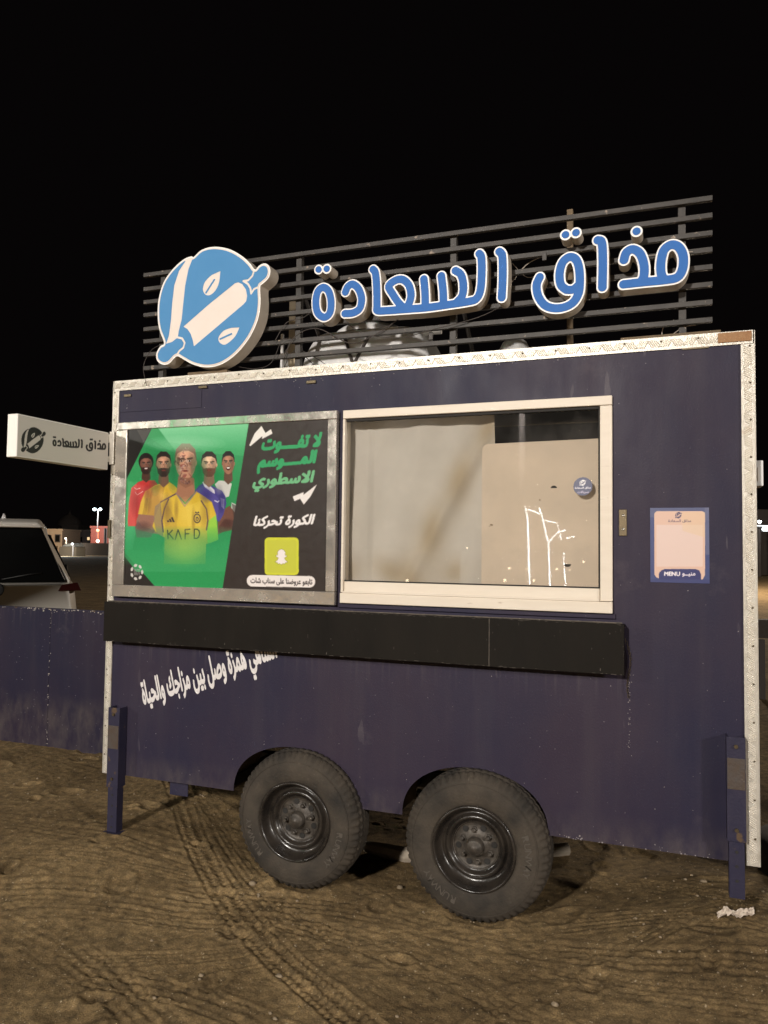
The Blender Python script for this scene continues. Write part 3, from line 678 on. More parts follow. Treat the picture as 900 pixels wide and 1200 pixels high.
# cream board with rounded corner
bl = at(565, 712, .045); tl = at(565, 520.5, .045); tr = at(706, 513.5, .045); bx0, bz1 = tl[0], tl[2]; bx1 = x1-.02; bzr = tr[2]; rr_ = .03
bo = [(bx0, sz0-.04), (bx1, sz0-.04), (bx1, bzr)]+[(bx0+rr_-rr_*math.sin(t), bz1-rr_+rr_*math.cos(t)) for t in np.linspace(0, math.pi/2, 7)]
board = fill_mesh('cream_board', [bo], .015, MT['board'], None, .045); board['label'] = 'cream board with rounded corner standing behind the right of the window'; board['category'] = 'board'
for px, py in [(679, 573), (698, 661)]: pass
for px, py, r in [(649, 572, .014), (665, 661, .016)]:
    p = at(px, py, .0435); m = MB(); 
    m.add([(p[0]+r*math.cos(t)*1.0, .0440, p[2]+r*.8*math.sin(t)*(1 if py < 600 else -1)) for t in np.linspace(0, math.pi, 10)], [tuple(range(10))]); o = m.build('finger_hole', MT['dark'], board)
# shelf flap under the window: two black panels
xs = (.032, at(573, 770, -.075)[0], 2.668)
for i in range(2):
    m = MB(); m.box(xs[i]+(.0015 if i else 0), xs[i+1]-(0 if i else .0015), -.075, -.055, 1.162, 1.370); o = m.build('counter_flap', MT['black'], trailer, bevel=.002)
MB().box(xs[1]-.0013, xs[1]+.0013, -.074, -.056, 1.163, 1.369).build('flap_seam', MT['blackedge'], trailer)
MB().box(.032, 2.668, -.0548, -.001, 1.352, 1.366).build('flap_bracket', MT['black'], trailer)
MB().tube([(.05, -.064, 1.3735), (2.66, -.064, 1.3735)], .003, 6).build('hinge_rod', MT['blackedge'], trailer)
MB().box(1.36, 2.63, -.012, -.001, 1.385, 1.4075).build('window_sill', MT['paint'], trailer, bevel=.002)
# small chain hanging at the right end of the flap
fw = MB()
for _ in range(260):
    ed = random.random(); x = random.uniform(.04, 2.66)
    if ed < .45: z = 1.3695-abs(random.gauss(0, .0022))
    elif ed < .7: z = 1.1635+abs(random.gauss(0, .002))
    elif ed < .8: x = random.choice([.034, 2.6655, xs[1]])+random.gauss(0, .0012); z = random.uniform(1.165, 1.368)
    else: z = random.uniform(1.17, 1.36)
    w_ = random.uniform(.0006, .004)*(2.2 if ed < .7 else .5); h_ = random.uniform(.0004, .0014)*(1 if ed < .8 else random.uniform(.5, 8))
    fw.add([(x-w_, -.0753, z-h_), (x+w_, -.0753, z-h_*.6), (x+w_*.7, -.0753, z+h_), (x-w_*.8, -.0753, z+h_*.7)], [(0, 1, 2, 3)])
fw.build('flap_scuff', mat('scuffed_black', (.075, .062, .050), .7), trailer)['kind'] = 'stuff'
cm = MB(); x_, z_ = at(733, 768, -.012)[0], 1.30
for k in range(22):
    zc = z_-.011*k; xx = x_+.012*math.sin(k*.25)+.001*k; pts = [(xx+(.0035*math.cos(t) if k % 2 else 0), -.012+(0 if k % 2 else .0035*math.cos(t)), zc+.0075*math.sin(t)) for t in np.linspace(0, 2*math.pi, 9)]
    cm.tube(pts, .0011, 4, False)
cm.build('safety_chain', MT['brass'], trailer)
# latch plate
p = at(730, 612.5, 0); MB().box(p[0]-.016, p[0]+.016, -.006, -.0006, p[2]-.056, p[2]+.056).build('latch_plate', MT['brass'], trailer, bevel=.002)
for dz in (-.028, .030): MB().lathe([(-.003, 0), (-.0025, .004), (0, .006)], (p[0]+.001, -.0062, p[2]+dz), 'y', 10).build('screw', MT['screw'], trailer, True)
p = at(132, 620, -.012); MB().box(-.006, .010, -.022, -.0105, p[2]-.05, p[2]+.05).build('hinge', MT['brass'], trailer, bevel=.002)
# support legs
def leg(xc, ztop, zbot, hw):
    m = MB(); zs = zbot+(ztop-zbot)*.52
    m.box(xc-hw, xc+hw, -.062, -.0606+.003, zs-.1, ztop); m.box(xc-hw, xc-hw+.004, -.0575, -.001, zs-.1, ztop); m.box(xc+hw-.004, xc+hw, -.0575, -.001, zs-.1, ztop)
    o = m.build('leg_sleeve', MT['legpaint'], trailer, bevel=.0012)
    MB().box(xc-hw+.006, xc+hw-.006, -.0565, -.006, zbot+.008, ztop-.012).build('support_leg', MT['legpaint'], trailer, bevel=.002)
    for bz in (ztop-.035, zs-.055):
        MB().lathe([(-.006, 0), (-.006, .008), (0, .0085)], (xc, -.0625, bz), 'y', 6).build('bolt', MT['brass'], trailer)
    for k in range(4): MB().lathe([(-.0008, 0), (-.0007, .006), (0, .0062)], (xc, -.0572, zs-.14-.055*k), 'y', 12).build('pin_hole', MT['dark'], trailer) if zs-.14-.055*k > zbot+.02 else None
    MB().box(xc-hw+.002, xc+hw-.002, -.0645, -.0623, zs+.10, zs+.22).build('bare_plate', MT['rawsteel'], trailer, bevel=.001)
    if xc < 1: MB().box(xc-hw-.012, xc+hw+.012, -.075, .01, zbot, zbot+.0075).build('foot_plate', MT['legpaint'], trailer, bevel=.001)
LZ = gh(.13, -.04); RZ = gh(3.09, -.04)
leg(.105, .815, LZ-.004, .036); leg(3.082, .950, .325, .034)
# blue tab hanging from bottom edge
p = at(212, 928, .05); MB().box(p[0]-.055, p[0]+.055, .03, .036, ZB-.075, ZB+.02).build('hanging_tab', MT['legpaint'], trailer, bevel=.001)
# paint chips and weld specks, real flecks on the sheet
fk = MB()
def fleck(x, z, r, y=-.0008):
    n = 5; fk.add([(x+r*random.uniform(.5, 1.3)*math.cos(2*math.pi*k/n), y, z+r*random.uniform(.5, 1.3)*math.sin(2*math.pi*k/n)) for k in range(n)], [tuple(range(n))[::-1]])
for _ in range(60): fleck(random.uniform(.1, 3.0), random.uniform(.50, 1.12), random.uniform(.0008, .0022))
for _ in range(34): fleck(random.uniform(2.4, 3.0), ZB+abs(random.gauss(.004, .006)), random.uniform(.001, .004))
for _ in range(50): fleck(at(736, 820)[0]+random.gauss(0, .004)+.004, random.uniform(.82, 1.16), random.uniform(.0008, .0025))
for _ in range(40): fleck(random.uniform(.6, 2.6), random.choice([2.50, 2.505, 2.49])+random.gauss(0, .004), random.uniform(.001, .003))
o = fk.build('paint_chip', mat('bare_chip', (.26, .23, .23), .6), trailer); o['kind'] = 'stuff'
# dust smears on lower edge
# ---- wheels
def wheel(cx, yo, turn):
    w = thing('wheel', '', 'x'); del w['label']; del w['category']; w.location = (cx, yo, WZ); adopt(w, trailer); w.scale = (1, 1, 1)
    c = (cx, yo, WZ); WT = .195; R = WR
    prof = [(.012, .178), (.004, .186), (-.002, .200), (-.006, .225), (-.006, .250), (-.002, .272), (.006, .290), (.014, .302), (.024, .312), (.034, .318), (.044, .321), (.047, .315), (.053, .315), (.056, .3225),
            (.078, .3245), (.081, .3165), (.087, .3165), (.090, .325), (.105, .325), (.108, .3165), (.114, .3165), (.117, .3245), (.139, .3225), (.142, .315), (.148, .315), (.151, .321), (.163, .316), (.178, .298), (.195, .25), (.19, .19), (.18, .17)]
    NT = 60
    def rad(a, r, t):
        q = 0
        if r > .318 and .02 < a < .175:
            ph = (t*NT/(2*math.pi)+a*9) % 1; q -= .0045 if ph < .22 else 0
        if .012 < a < .047 and .296 < r < .3225:
            ph = (t*NT/(2*math.pi)) % 1; q -= .007 if ph < .38 else 0
        return q
    tb = MB().lathe(prof, c, 'y', 360, rad); ty = tb.build('tyre', MT['rubber'], w, True)
    # sidewall rings
    sw = MB()
    ring = MB()
    for r0 in (.278,): ring.lathe([(-.0035-.003*(r0 < .25), r0-.002), (-.0075-.002*(r0 < .25)+.004*(r0 > .25), r0), (-.0035-.003*(r0 < .25), r0+.002)], c, 'y', 120)
    ring.build('sidewall_ring', MT['rubber'], ty)
    # raised sidewall lettering around the tyre
    def arc_text(s, a0, r0, hgt, step):
        for i, chx in enumerate(s):
            if chx == ' ': continue
            g = text_mask(chx, True, 0, 22); pad = 2; F = .5-g
            for lp in contours(F, 0, 0, 1/22.0)[:1]:
                lp = lp[::2]; a = a0-(i+.5)*step; V = []
                for (u, v) in lp:
                    rr2 = r0+v*hgt; an = a-(u-.4)*hgt/r0; V.append((c[0]+rr2*math.cos(an), c[1]-.0082, c[2]+rr2*math.sin(an)))
                n = len(V); V2 = [(x, y+.004, z) for x, y, z in V]; sw.add(V+V2, [tuple(range(n))]+[(k, (k+1) % n, n+(k+1) % n, n+k) for k in range(n)])
    arc_text('RUNWAY', math.pi*1.02+.55+turn, .222, .030, .125); sw.build('tyre_lettering', MT['tyreletter'], ty)['kind'] = 'stuff'
    sw = MB(); arc_text('RUNWAY', -.25+turn, .222, .030, .125)
    # radial ribs on the sidewall shoulder
    sw.build('tyre_lettering', MT['tyreletter'], ty)['kind'] = 'stuff'
    rim = MB().lathe([(.006, .186), (-.004, .184), (-.008, .179), (-.006, .174), (.004, .171), (.022, .166), (.040, .158), (.052, .146), (.050, .140), (.036, .133), (.030, .126), (.034, .118), (.046, .113), (.052, .108), (.054, .098)], c, 'y', 96)
    rm = rim.build('rim', MT['rim'], w, True)
    hp = MB(); hp.lathe([(.050, .104), (.056, .098), (.060, .085), (.055, .06), (.046, .045), (.040, .040)], c, 'y', 60, lambda a, r, t: 0)
    hp.build('wheel_disc', MT['hub'], w, True)
    hc = MB().lathe([(.060, .040), (.020, .036), (.012, .030), (.010, .018), (.004, .015), (.002, 0.0)], c, 'y', 32).build('hub_cap', MT['hub'], w, True)
    for k in range(6):
        t = turn+2*math.pi*k/6; lx, lz = c[0]+.068*math.cos(t), c[2]+.068*math.sin(t)
        n = MB().lathe([(.056, .013), (.048, .013), (.046, .010), (.034, .010), (.030, .006), (.030, 0)], (lx, c[1], lz), 'y', 6); n.build('lug_nut', MT['hub'], w)
        t += math.pi/6; lx, lz = c[0]+.080*math.cos(t), c[2]+.080*math.sin(t)
        n = MB().lathe([(.0555, .0135), (.0545, .0125), (.0545, 0)], (lx, c[1], lz), 'y', 14); n.build('vent_hole', MT['dark'], w)
    return w
wheel(WX[0], -.085, .2); wheel(WX[1], -.085, .65)
# slogan decal
def decal_text(s, bl, br, tl, hpx, bold, m, par, name, Y=-.0009, th=.0006, clipz=None, gap=None):
    g = text_mask(s, False, bold, hpx); H, W = g.shape
    lps = contours(.45-g, 0, 0, 1.0); B = at(*bl)[[0, 2]]; e1 = at(*br)[[0, 2]]-B; e2 = at(*tl)[[0, 2]]-B
    out = []
    for lp in lps:
        q = [tuple(B+e1*(x/(W-1))+e2*(y/(H-1))) for x, y in lp]
        if clipz: q = [(x, min(z, clipz)) for x, z in q]
        out.append(q)
    return fill_mesh(name, out, th, m, par, Y)
decal_text('الساهي همزة وصل بين مزاجك والحياة', (171, 843), (329, 788), (163, 797), 90, 3, MT['white'], trailer, 'slogan_lettering')

# ------------------------------------------------------------------ brand emblem (traced in a 900x900 frame) used on roof logo, side sign, stickers
LG_OUT = smooth_pts([(285, 108), (302, 112), (345, 72), (400, 52), (460, 50), (530, 66), (600, 105), (650, 150), (682, 190), (705, 168), (735, 152), (765, 162), (778, 200), (765, 245), (728, 280), (714, 300), (716, 400), (700, 500), (650, 610), (570, 710), (480, 775), (390, 797), (300, 780), (235, 745), (195, 728), (150, 772), (110, 780), (75, 755), (70, 710), (95, 665), (118, 645), (88, 560), (78, 470), (85, 370), (115, 270), (170, 190), (235, 130)], 4, True)
LG_OUT = [tuple(p) for p in LG_OUT]
LG_KNIFE = [(262, 124), (300, 116), (272, 190), (252, 290), (240, 400), (230, 500), (212, 572), (206, 612), (170, 640), (132, 652), (150, 600), (163, 500), (170, 400), (183, 290), (212, 200)]
LG_PIN = [tuple(p) for p in smooth_pts([(240, 545), (400, 405)], 1)]+[(560, 276), (580, 270), (605, 282), (628, 315), (636, 355), (630, 388), (612, 408), (305, 668), (298, 630), (285, 590), (265, 560)]
LG_LEAF1 = [tuple(p) for p in smooth_pts([(470, 200), (462, 270), (440, 320), (405, 350), (375, 345), (360, 312), (375, 265), (415, 225)], 3, False)]
LG_SLIT1 = [(380, 335), (432, 254)]
LG_LEAF2 = [tuple(p) for p in smooth_pts([(588, 550), (562, 605), (520, 645), (490, 658), (462, 640), (458, 610), (490, 570), (540, 552)], 3, False)]
LG_SLIT2 = [(468, 622), (538, 590)]
LG_LINES = [[(612, 262), (640, 280), (655, 305), (660, 340)], [(680, 192), (668, 230), (642, 258), (612, 262)], [(660, 340), (678, 312), (714, 296)],
            [(206, 612), (232, 618), (248, 645), (240, 675), (215, 695), (195, 728)]]
def draw_logo(cv, mp, fg, bg, lw=16):
    """mp maps the 900-frame to canvas source coordinates"""
    q = lambda P: [mp(*p) for p in P]; sc = math.dist(mp(0, 0), mp(900, 0))/900
    cv.poly(q(LG_OUT), fg)
    for P in (LG_KNIFE, LG_PIN, LG_LEAF1, LG_LEAF2): cv.poly(q(P), bg)
    for P in (LG_SLIT1, LG_SLIT2): cv.stroke(q(P), 15*sc, fg)
    for P in LG_LINES: cv.stroke(q(P), lw*sc, bg)

# sign lettering as centre lines (photo pixels), one entry per connected letter group
def Z1(P): return [(350+x/3.4615, 280+y/3.4615) for x, y in P]
def Z2(P): return [(600+x/3.75, 240+y/3.75) for x, y in P]
LETTERS = [
 [(Z1([(100, 197), (78, 214), (70, 258), (78, 300), (104, 318), (127, 300), (132, 255), (122, 213)]), True)],
 [(Z1([(81, 124), (81.5, 124.5)]), False), (Z1([(114, 121), (114.5, 121.5)]), False)],
 [(Z1([(190, 216), (200, 194), (220, 184), (243, 203), (256, 242), (248, 282), (222, 300), (188, 303)]), False)],
 [(Z1([(302, 124), (312, 140), (317, 200), (318, 270), (320, 291), (360, 291), (430, 286), (520, 279), (600, 268), (690, 254), (722, 242), (738, 205), (743, 130), (741, 75), (733, 60)]), False),
  (Z1([(432, 284), (408, 262), (383, 226), (366, 192), (394, 168), (424, 166), (448, 190), (456, 232), (444, 270), (430, 285)]), False),
  (Z1([(508, 163), (513, 220), (514, 278)]), False), (Z1([(579, 150), (586, 210), (588, 268)]), False),
  (Z1([(636, 129), (658, 145), (668, 185), (664, 230), (640, 258)]), False)],
 [(Z1([(814, 52), (826, 70), (828, 150), (824, 238)]), False)],
 [(Z2([(240, 374), (215, 352), (209, 305), (222, 255), (252, 230), (280, 240), (294, 275), (298, 330), (292, 390), (262, 435), (205, 455), (150, 445), (117, 405), (108, 355), (122, 318)]), False),
  (Z2([(240, 374), (270, 372), (296, 350)]), False)],
 [(Z2([(235, 132), (235.5, 132)]), False), (Z2([(281, 123), (281.5, 123)]), False)],
 [(Z2([(377, 156), (395, 168), (399, 250), (397, 363)]), False)],
 [(Z2([(547, 117), (547.5, 117)]), False)],
 [(Z2([(492, 243), (503, 210), (532, 196), (563, 216), (580, 265), (580, 310), (570, 335)]), False),
  (Z2([(490, 350), (580, 340), (680, 330), (728, 318), (750, 280), (752, 225), (732, 186), (700, 176), (668, 200), (655, 250), (655, 300), (668, 330)]), False)],
]
YL, YB = -.035, .045         # letter fronts and backs
RB, RO = .0178, .0245        # blue and outer stroke radii
def letter_m(group, Y):
    out = []
    for P, closed in group:
        Q = [tuple(at(p[0], p[1], Y)[[0, 2]]) for p in P]
        out.append([tuple(q) for q in (smooth_pts(Q, 5, closed) if len(Q) > 2 else Q)])
    return out
sign = thing('rooftop_sign', 'rooftop sign of blue Arabic letters and rolling pin logo on black rails', 'sign', (1.6, .08, ZT+.02))
isdot = lambda g: all(len(P) == 2 for P, c in g)
for g in LETTERS:
    LM = letter_m(g, YL); xs_ = [p[0] for L in LM for p in L]; zs_ = [p[1] for L in LM for p in L]; h = .0028
    X, Z = np.meshgrid(np.arange(min(xs_)-.04, max(xs_)+.04, h), np.arange(min(zs_)-.04, max(zs_)+.04, h)); D = np.full(X.shape, 9.)
    for L in LM:
        for i in range(len(L)-1): D = np.minimum(D, seg_dist(X, Z, L[i], L[i+1]))
    ro, rb = (RO*.98, RB*.90) if isdot(g) else (RO, RB)
    body = fill_mesh('letter', contours(D-ro, X[0, 0], Z[0, 0], h), YB-YL, MT['letterwhite'], sign, YL, back=MT['lettergrey'])
    fill_mesh('letter_face', contours(D-rb, X[0, 0], Z[0, 0], h), .0025, MT['letterblue'], body, YL-.003)
# logo
YG = -.045
lg = lambda x, y: tuple(at(170+x/5.294, 280+y/5.294, YG)[[0, 2]])
h = .0032; OM = [lg(*p) for p in LG_OUT]; xs_ = [p[0] for p in OM]; zs_ = [p[1] for p in OM]
X, Z = np.meshgrid(np.arange(min(xs_)-.03, max(xs_)+.03, h), np.arange(min(zs_)-.03, max(zs_)+.03, h)); DO = poly_sd(X, Z, OM)
lb = fill_mesh('logo_box', contours(DO, X[0, 0], Z[0, 0], h), .085, MT['letterwhite'], sign, YG, back=MT['lettergrey'])
pxm = math.dist(lg(400, 400), lg(500, 400))/100
fill_mesh('logo_face', contours(DO+.007, X[0, 0], Z[0, 0], h), .002, MT['logocream'], lb, YG-.0025)
Fb = DO+.0135
for P in (LG_KNIFE, LG_PIN, LG_LEAF1, LG_LEAF2):
    d = poly_sd(X, Z, [lg(*p) for p in P])
    if P is LG_LEAF1: a, b = map(lambda p: lg(*p), LG_SLIT1); d = np.maximum(d, .0045-seg_dist(X, Z, a, b))
    if P is LG_LEAF2: a, b = map(lambda p: lg(*p), LG_SLIT2); d = np.maximum(d, .0045-seg_dist(X, Z, a, b))
    Fb = np.maximum(Fb, -d)
for P in LG_LINES:
    Q = [lg(*p) for p in P]; d = np.full(X.shape, 9.)
    for i in range(len(Q)-1): d = np.minimum(d, seg_dist(X, Z, Q[i], Q[i+1]))
    Fb = np.maximum(Fb, .0055-d)
fill_mesh('logo_vinyl', contours(Fb, X[0, 0], Z[0, 0], h), .0012, MT['logoblue'], lb, YG-.0040)
# rails and posts
YR = .05
for i in range(8):
    yl = 322+i*15.6; yr = 232+i*20.25; a = at(168, yl, YR); b = at(835, yr, YR); z = (a[2]+b[2])/2+random.uniform(-.002, .002)
    sag = random.uniform(-.003, .003)
    MB().hexa([(a[0], YR, z-.011+sag), (b[0], YR, z-.011-sag), (b[0], YR, z+.011-sag), (a[0], YR, z+.011+sag), (a[0], YR+.022, z-.011+sag), (b[0], YR+.022, z-.011-sag), (b[0], YR+.022, z+.011-sag), (a[0], YR+.022, z+.011+sag)]).build('rail', MT['rail'], sign, bevel=.0015)
zt_ = at(835, 226, YR)[2]
for px in (191, 350, 531, 799.5):
    x = at(px, 330, YR+.024)[0]; MB().box(x-.015, x+.015, YR+.0235, YR+.0535, ZT+.0125, zt_-.01).build('post', MT['rail'], sign, bevel=.0015)
# back braces
for px in (350, 531, 799.5):
    x = at(px, 330, YR+.024)[0]; MB().tube([(x, YR+.055, ZT+.45), (x, YR+.55, ZT+.02)], .011, 4).build('brace', MT['rail'], sign)
x = at(668, 300, .35)[0]; MB().box(x-.014, x+.014, .34, .37, ZT+.0125, at(668, 246, .35)[2]).build('rear_post', MT['wood'], sign, bevel=.002)
# small brackets, wires, plywood packers
for px, py in [(305, 300)]: pass
for px, py in [(398, 432), (521, 352), (638, 300), (505, 393), (432, 352)]:
    p = at(px, py, YR-.004); MB().box(p[0]-.009, p[0]+.009, YR-.008, YR-.0005, p[2]-.02, p[2]+.015).build('clip', MT['rail'], sign)
def wire(P, Y, r=.0022, m=MT['cable'], par=sign):
    Q = smooth_pts([at(px, py, Y+dy) for px, py, dy in P], 6); MB().tube(Q, r, 5).build('cable', m, par, True)
wire([(405, 378, 0), (430, 392, .02), (470, 396, .0), (500, 388, -.01), (560, 372, 0), (600, 352, .02)], .035)
wire([(333, 420, 0), (345, 395, 0), (372, 385, 0), (410, 402, 0), (440, 392, 0), (470, 372, 0)], .036, .0028)
wire([(322, 400, 0), (336, 378, 0), (356, 372, 0), (380, 352, 0)], .034, .002)
wire([(333, 430, 0), (350, 410, .0), (395, 436, 0)], .10, .0018); wire([(345, 385, 0), (352, 410, .02), (372, 432, 0)], .10, .0018)
wire([(280, 430, 0), (300, 432, 0), (318, 425, 0), (330, 400, 0), (342, 396, 0)], .03, .0015)
wire([(172, 452, -.03), (168, 430, 0), (176, 412, 0), (186, 405, 0)], .0, .0016)
wire([(583, 352, 0), (600, 330, 0), (620, 308, 0), (650, 296, 0)], .10, .0022, MT['wire']); wire([(600, 308, 0), (618, 325, 0), (640, 318, 0)], .11, .0018, MT['wire'])
wire([(775, 398, 0), (778, 382, 0), (790, 375, 0)], .10, .002, MT['wire']); wire([(785, 395, 0), (800, 384, 0), (815, 381, 0)], .09, .0022, MT['wire'])
wire([(758, 300, 0), (790, 296, 0), (812, 295, 0)], .04, .0016, MT['wire'])
a = at(220, 437, -.0); b = at(262, 434, .0); MB().box(a[0], b[0]+.02, .0, .12, ZT+.0145, ZT+.030).build('packer', MT['wood'], sign)
a = at(727, 398, .0); b = at(845, 388, .0); MB().box(a[0], b[0], .02, .14, ZT+.0145, ZT+.032).build('packer', MT['wood'], sign)
# ------------------------------------------------------------------ things on the roof
tk = thing('roof_tank', 'whitish plastic tank strapped on the trailer roof behind the rails', 'water tank', tuple(at(425, 410, .50)[:2])+(ZT+.012,))
c = at(425, 410, .55); zb = ZT+.014; xl = at(349, 412, .30)[0]; xr = at(503, 412, .30)[0]; ztop = at(430, 379, .26)[2]
V = []; F = []; nu, nv = 48, 14
for j in range(nv+1):
    v = j/nv; z = zb+(ztop-zb)*v; k = (1-(v**2.2)*.24)*(1 if v < .93 else 1-.35*((v-.93)/.07)**2)
    if v < .06: k *= .97
    for i in range(nu):
        t = 2*math.pi*i/nu; ct, st = math.cos(t), math.sin(t); e = .45
        V.append(((xl+xr)/2+(xr-xl)/2*k*abs(ct)**e*(1 if ct > 0 else -1)*(1+.012*math.sin(9*t)), .50+.26*k*abs(st)**e*(1 if st > 0 else -1), z))
for j in range(nv):
    for i in range(nu): F.append((j*nu+i, j*nu+(i+1) % nu, (j+1)*nu+(i+1) % nu, (j+1)*nu+i))
F.append(tuple(range(nu))[::-1]); F.append(tuple(nv*nu+i for i in range(nu)))
mesh_obj('tank_body', V, F, MT['tank'], tk, True)
ct_ = ((xl+xr)/2, .50)
MB().lathe([(0, .20), (.02, .20), (.045, .17), (.05, 0)], (ct_[0]-.02, ct_[1], ztop-.012), 'z', 32).build('tank_lid', MT['tank'], tk, True)
p = at(503, 388, .4); MB().tube([(xr-.12, .4, p[2]-.012), (xr-.02, .4, p[2]), (xr+.03, .4, p[2]+.004)], [.022, .02, .026], 12).build('tank_outlet', MT['tank'], tk, True)
for px0, px1, py0, py1 in [(402, 413, 395, 425), (430, 414, 392, 428)]:
    a = at(px0, py0, .235); b = at(px1, py1, .235); MB().tube([(a[0], .262, a[2]), (b[0], .232, b[2])], .008, 4).build('strap', MT['strap'], tk)
jug = thing('plastic_jug', 'small whitish plastic jug on the roof left of the tank', 'jug', tuple(at(338, 420, .35)[:2])+(ZT+.012,))
p = at(338, 430, .35); zt2 = at(338, 405, .35)[2]; hj = zt2-ZT-.014
MB().lathe([(0, .0), (0, .045), (.01, .052), (hj*.55, .05), (hj*.85, .03), (hj*.93, .016), (hj, .016), (hj, 0)], (p[0]+.01, .35, ZT+.0135), 'z', 24).build('jug_body', MT['tank'], jug, True)
blk = at(345, 362, .32); o = MB().box(blk[0]-.022, blk[0]+.022, .30, .34, ZT+.0125, at(345, 348, .32)[2]).build('timber_post', MT['pale'], None, bevel=.002)
o['label'] = 'short pale timber post standing on the roof beside the logo'; o['category'] = 'timber post'
p = at(603, 410, .45); vt = thing('roof_vent', 'small white domed vent cap on the roof right of the tank', 'roof vent', (p[0], .45, ZT+.012)); hz = at(603, 396, .45)[2]-ZT
MB().lathe([(.0, .085), (hz*.55, .083), (hz*.8, .06), (hz*.96, .025), (hz, .0)], (p[0], .45, ZT+.0135), 'z', 32).build('vent_cap', MT['tank'], vt, True)
p = at(331, 410, .2); o = MB().box(p[0]-.006, p[0]+.006, .19, .205, ZT+.0125, at(331, 392, .2)[2]).build('white_bracket', MT['tank'], sign)

# ------------------------------------------------------------------ poster in steel frame
poster = thing('framed_poster', 'steel framed green and black football poster left of the serving window', 'poster', tuple(at(265, 700, -.03)))
PY_ = -.034
po = dict(TL=at(139, 493, PY_), TR=at(393.5, 483, PY_), BR=at(393, 705, PY_), BL=at(134.5, 702, PY_))
px0 = .045; px1 = (po['TR'][0]+po['BR'][0])/2; pz1 = (po['TL'][2]+po['TR'][2])/2; pz0 = (po['BL'][2]+po['BR'][2])/2-.002
ix0 = at(146.5, 600, PY_)[0]; ix1 = at(382.5, 600, PY_)[0]; iz1 = (at(147.4, 502, PY_)[2]+at(382.6, 493, PY_)[2])/2; iz0 = (at(145, 686.6, PY_)[2]+at(381.7, 692, PY_)[2])/2
FS = MT['frame_steel']
def fbar(x0, x1, z0, z1, y=PY_): MB().box(x0, x1, y, -.0008, z0, z1).build('frame_bar', FS, poster, bevel=.003)
fbar(px0, px1, iz1, pz1); fbar(px0, px1, pz0, iz0); fbar(px0, ix0, iz0+.0008, iz1-.0008, PY_-.0012); fbar(ix1, px1, iz0+.0008, iz1-.0008, PY_-.0012)
PQ = PY_+.008
cv = Canvas(ix0-.001, ix1+.001, iz0-.001, iz1+.001, 330, (52, 44, 41), lambda px, py: tuple(at(px, py, PQ)[[0, 2]]), 3)
c3 = lambda P: [(120+x/3.1034, 470+y/3.1034) for x, y in P]
c5 = lambda P: [(140+x/6, 510+y/6) for x, y in P]
c7 = lambda P: [(290+x/9.474, 490+y/9.474) for x, y in P]
G1 = (40, 150, 84); G2 = (96, 200, 138)
cv.poly(c3([(182, 70), (534, 70), (436, 700), (205, 700), (76, 545), (76, 305)]), G1)
cv.poly(c3([(182, 70), (534, 70), (500, 290), (280, 200)]), (120, 205, 150), .55, fade=(0, 1)); cv.poly(c3([(182, 70), (534, 70), (515, 180), (240, 150)]), (160, 225, 180), .5, fade=(0, 1))
cv.poly(c3([(76, 305), (120, 220), (300, 260), (210, 420), (76, 520)]), (75, 170, 110), .35)
cv.poly(c3([(165, 128), (240, 178), (520, 200), (470, 500), (300, 560), (100, 540)]), (30, 120, 70), .30)
cv.poly(c3([(76, 360), (150, 300), (110, 540), (76, 540)]), (110, 200, 150), .35)
cv.poly(c3([(82, 95), (182, 95), (80, 300)]), (30, 27, 26)); cv.poly(c3([(120, 95), (182, 95), (150, 150)]), (70, 66, 62), .8)
cv.poly(c3([(76, 545), (192, 675), (76, 690)]), (40, 34, 32))
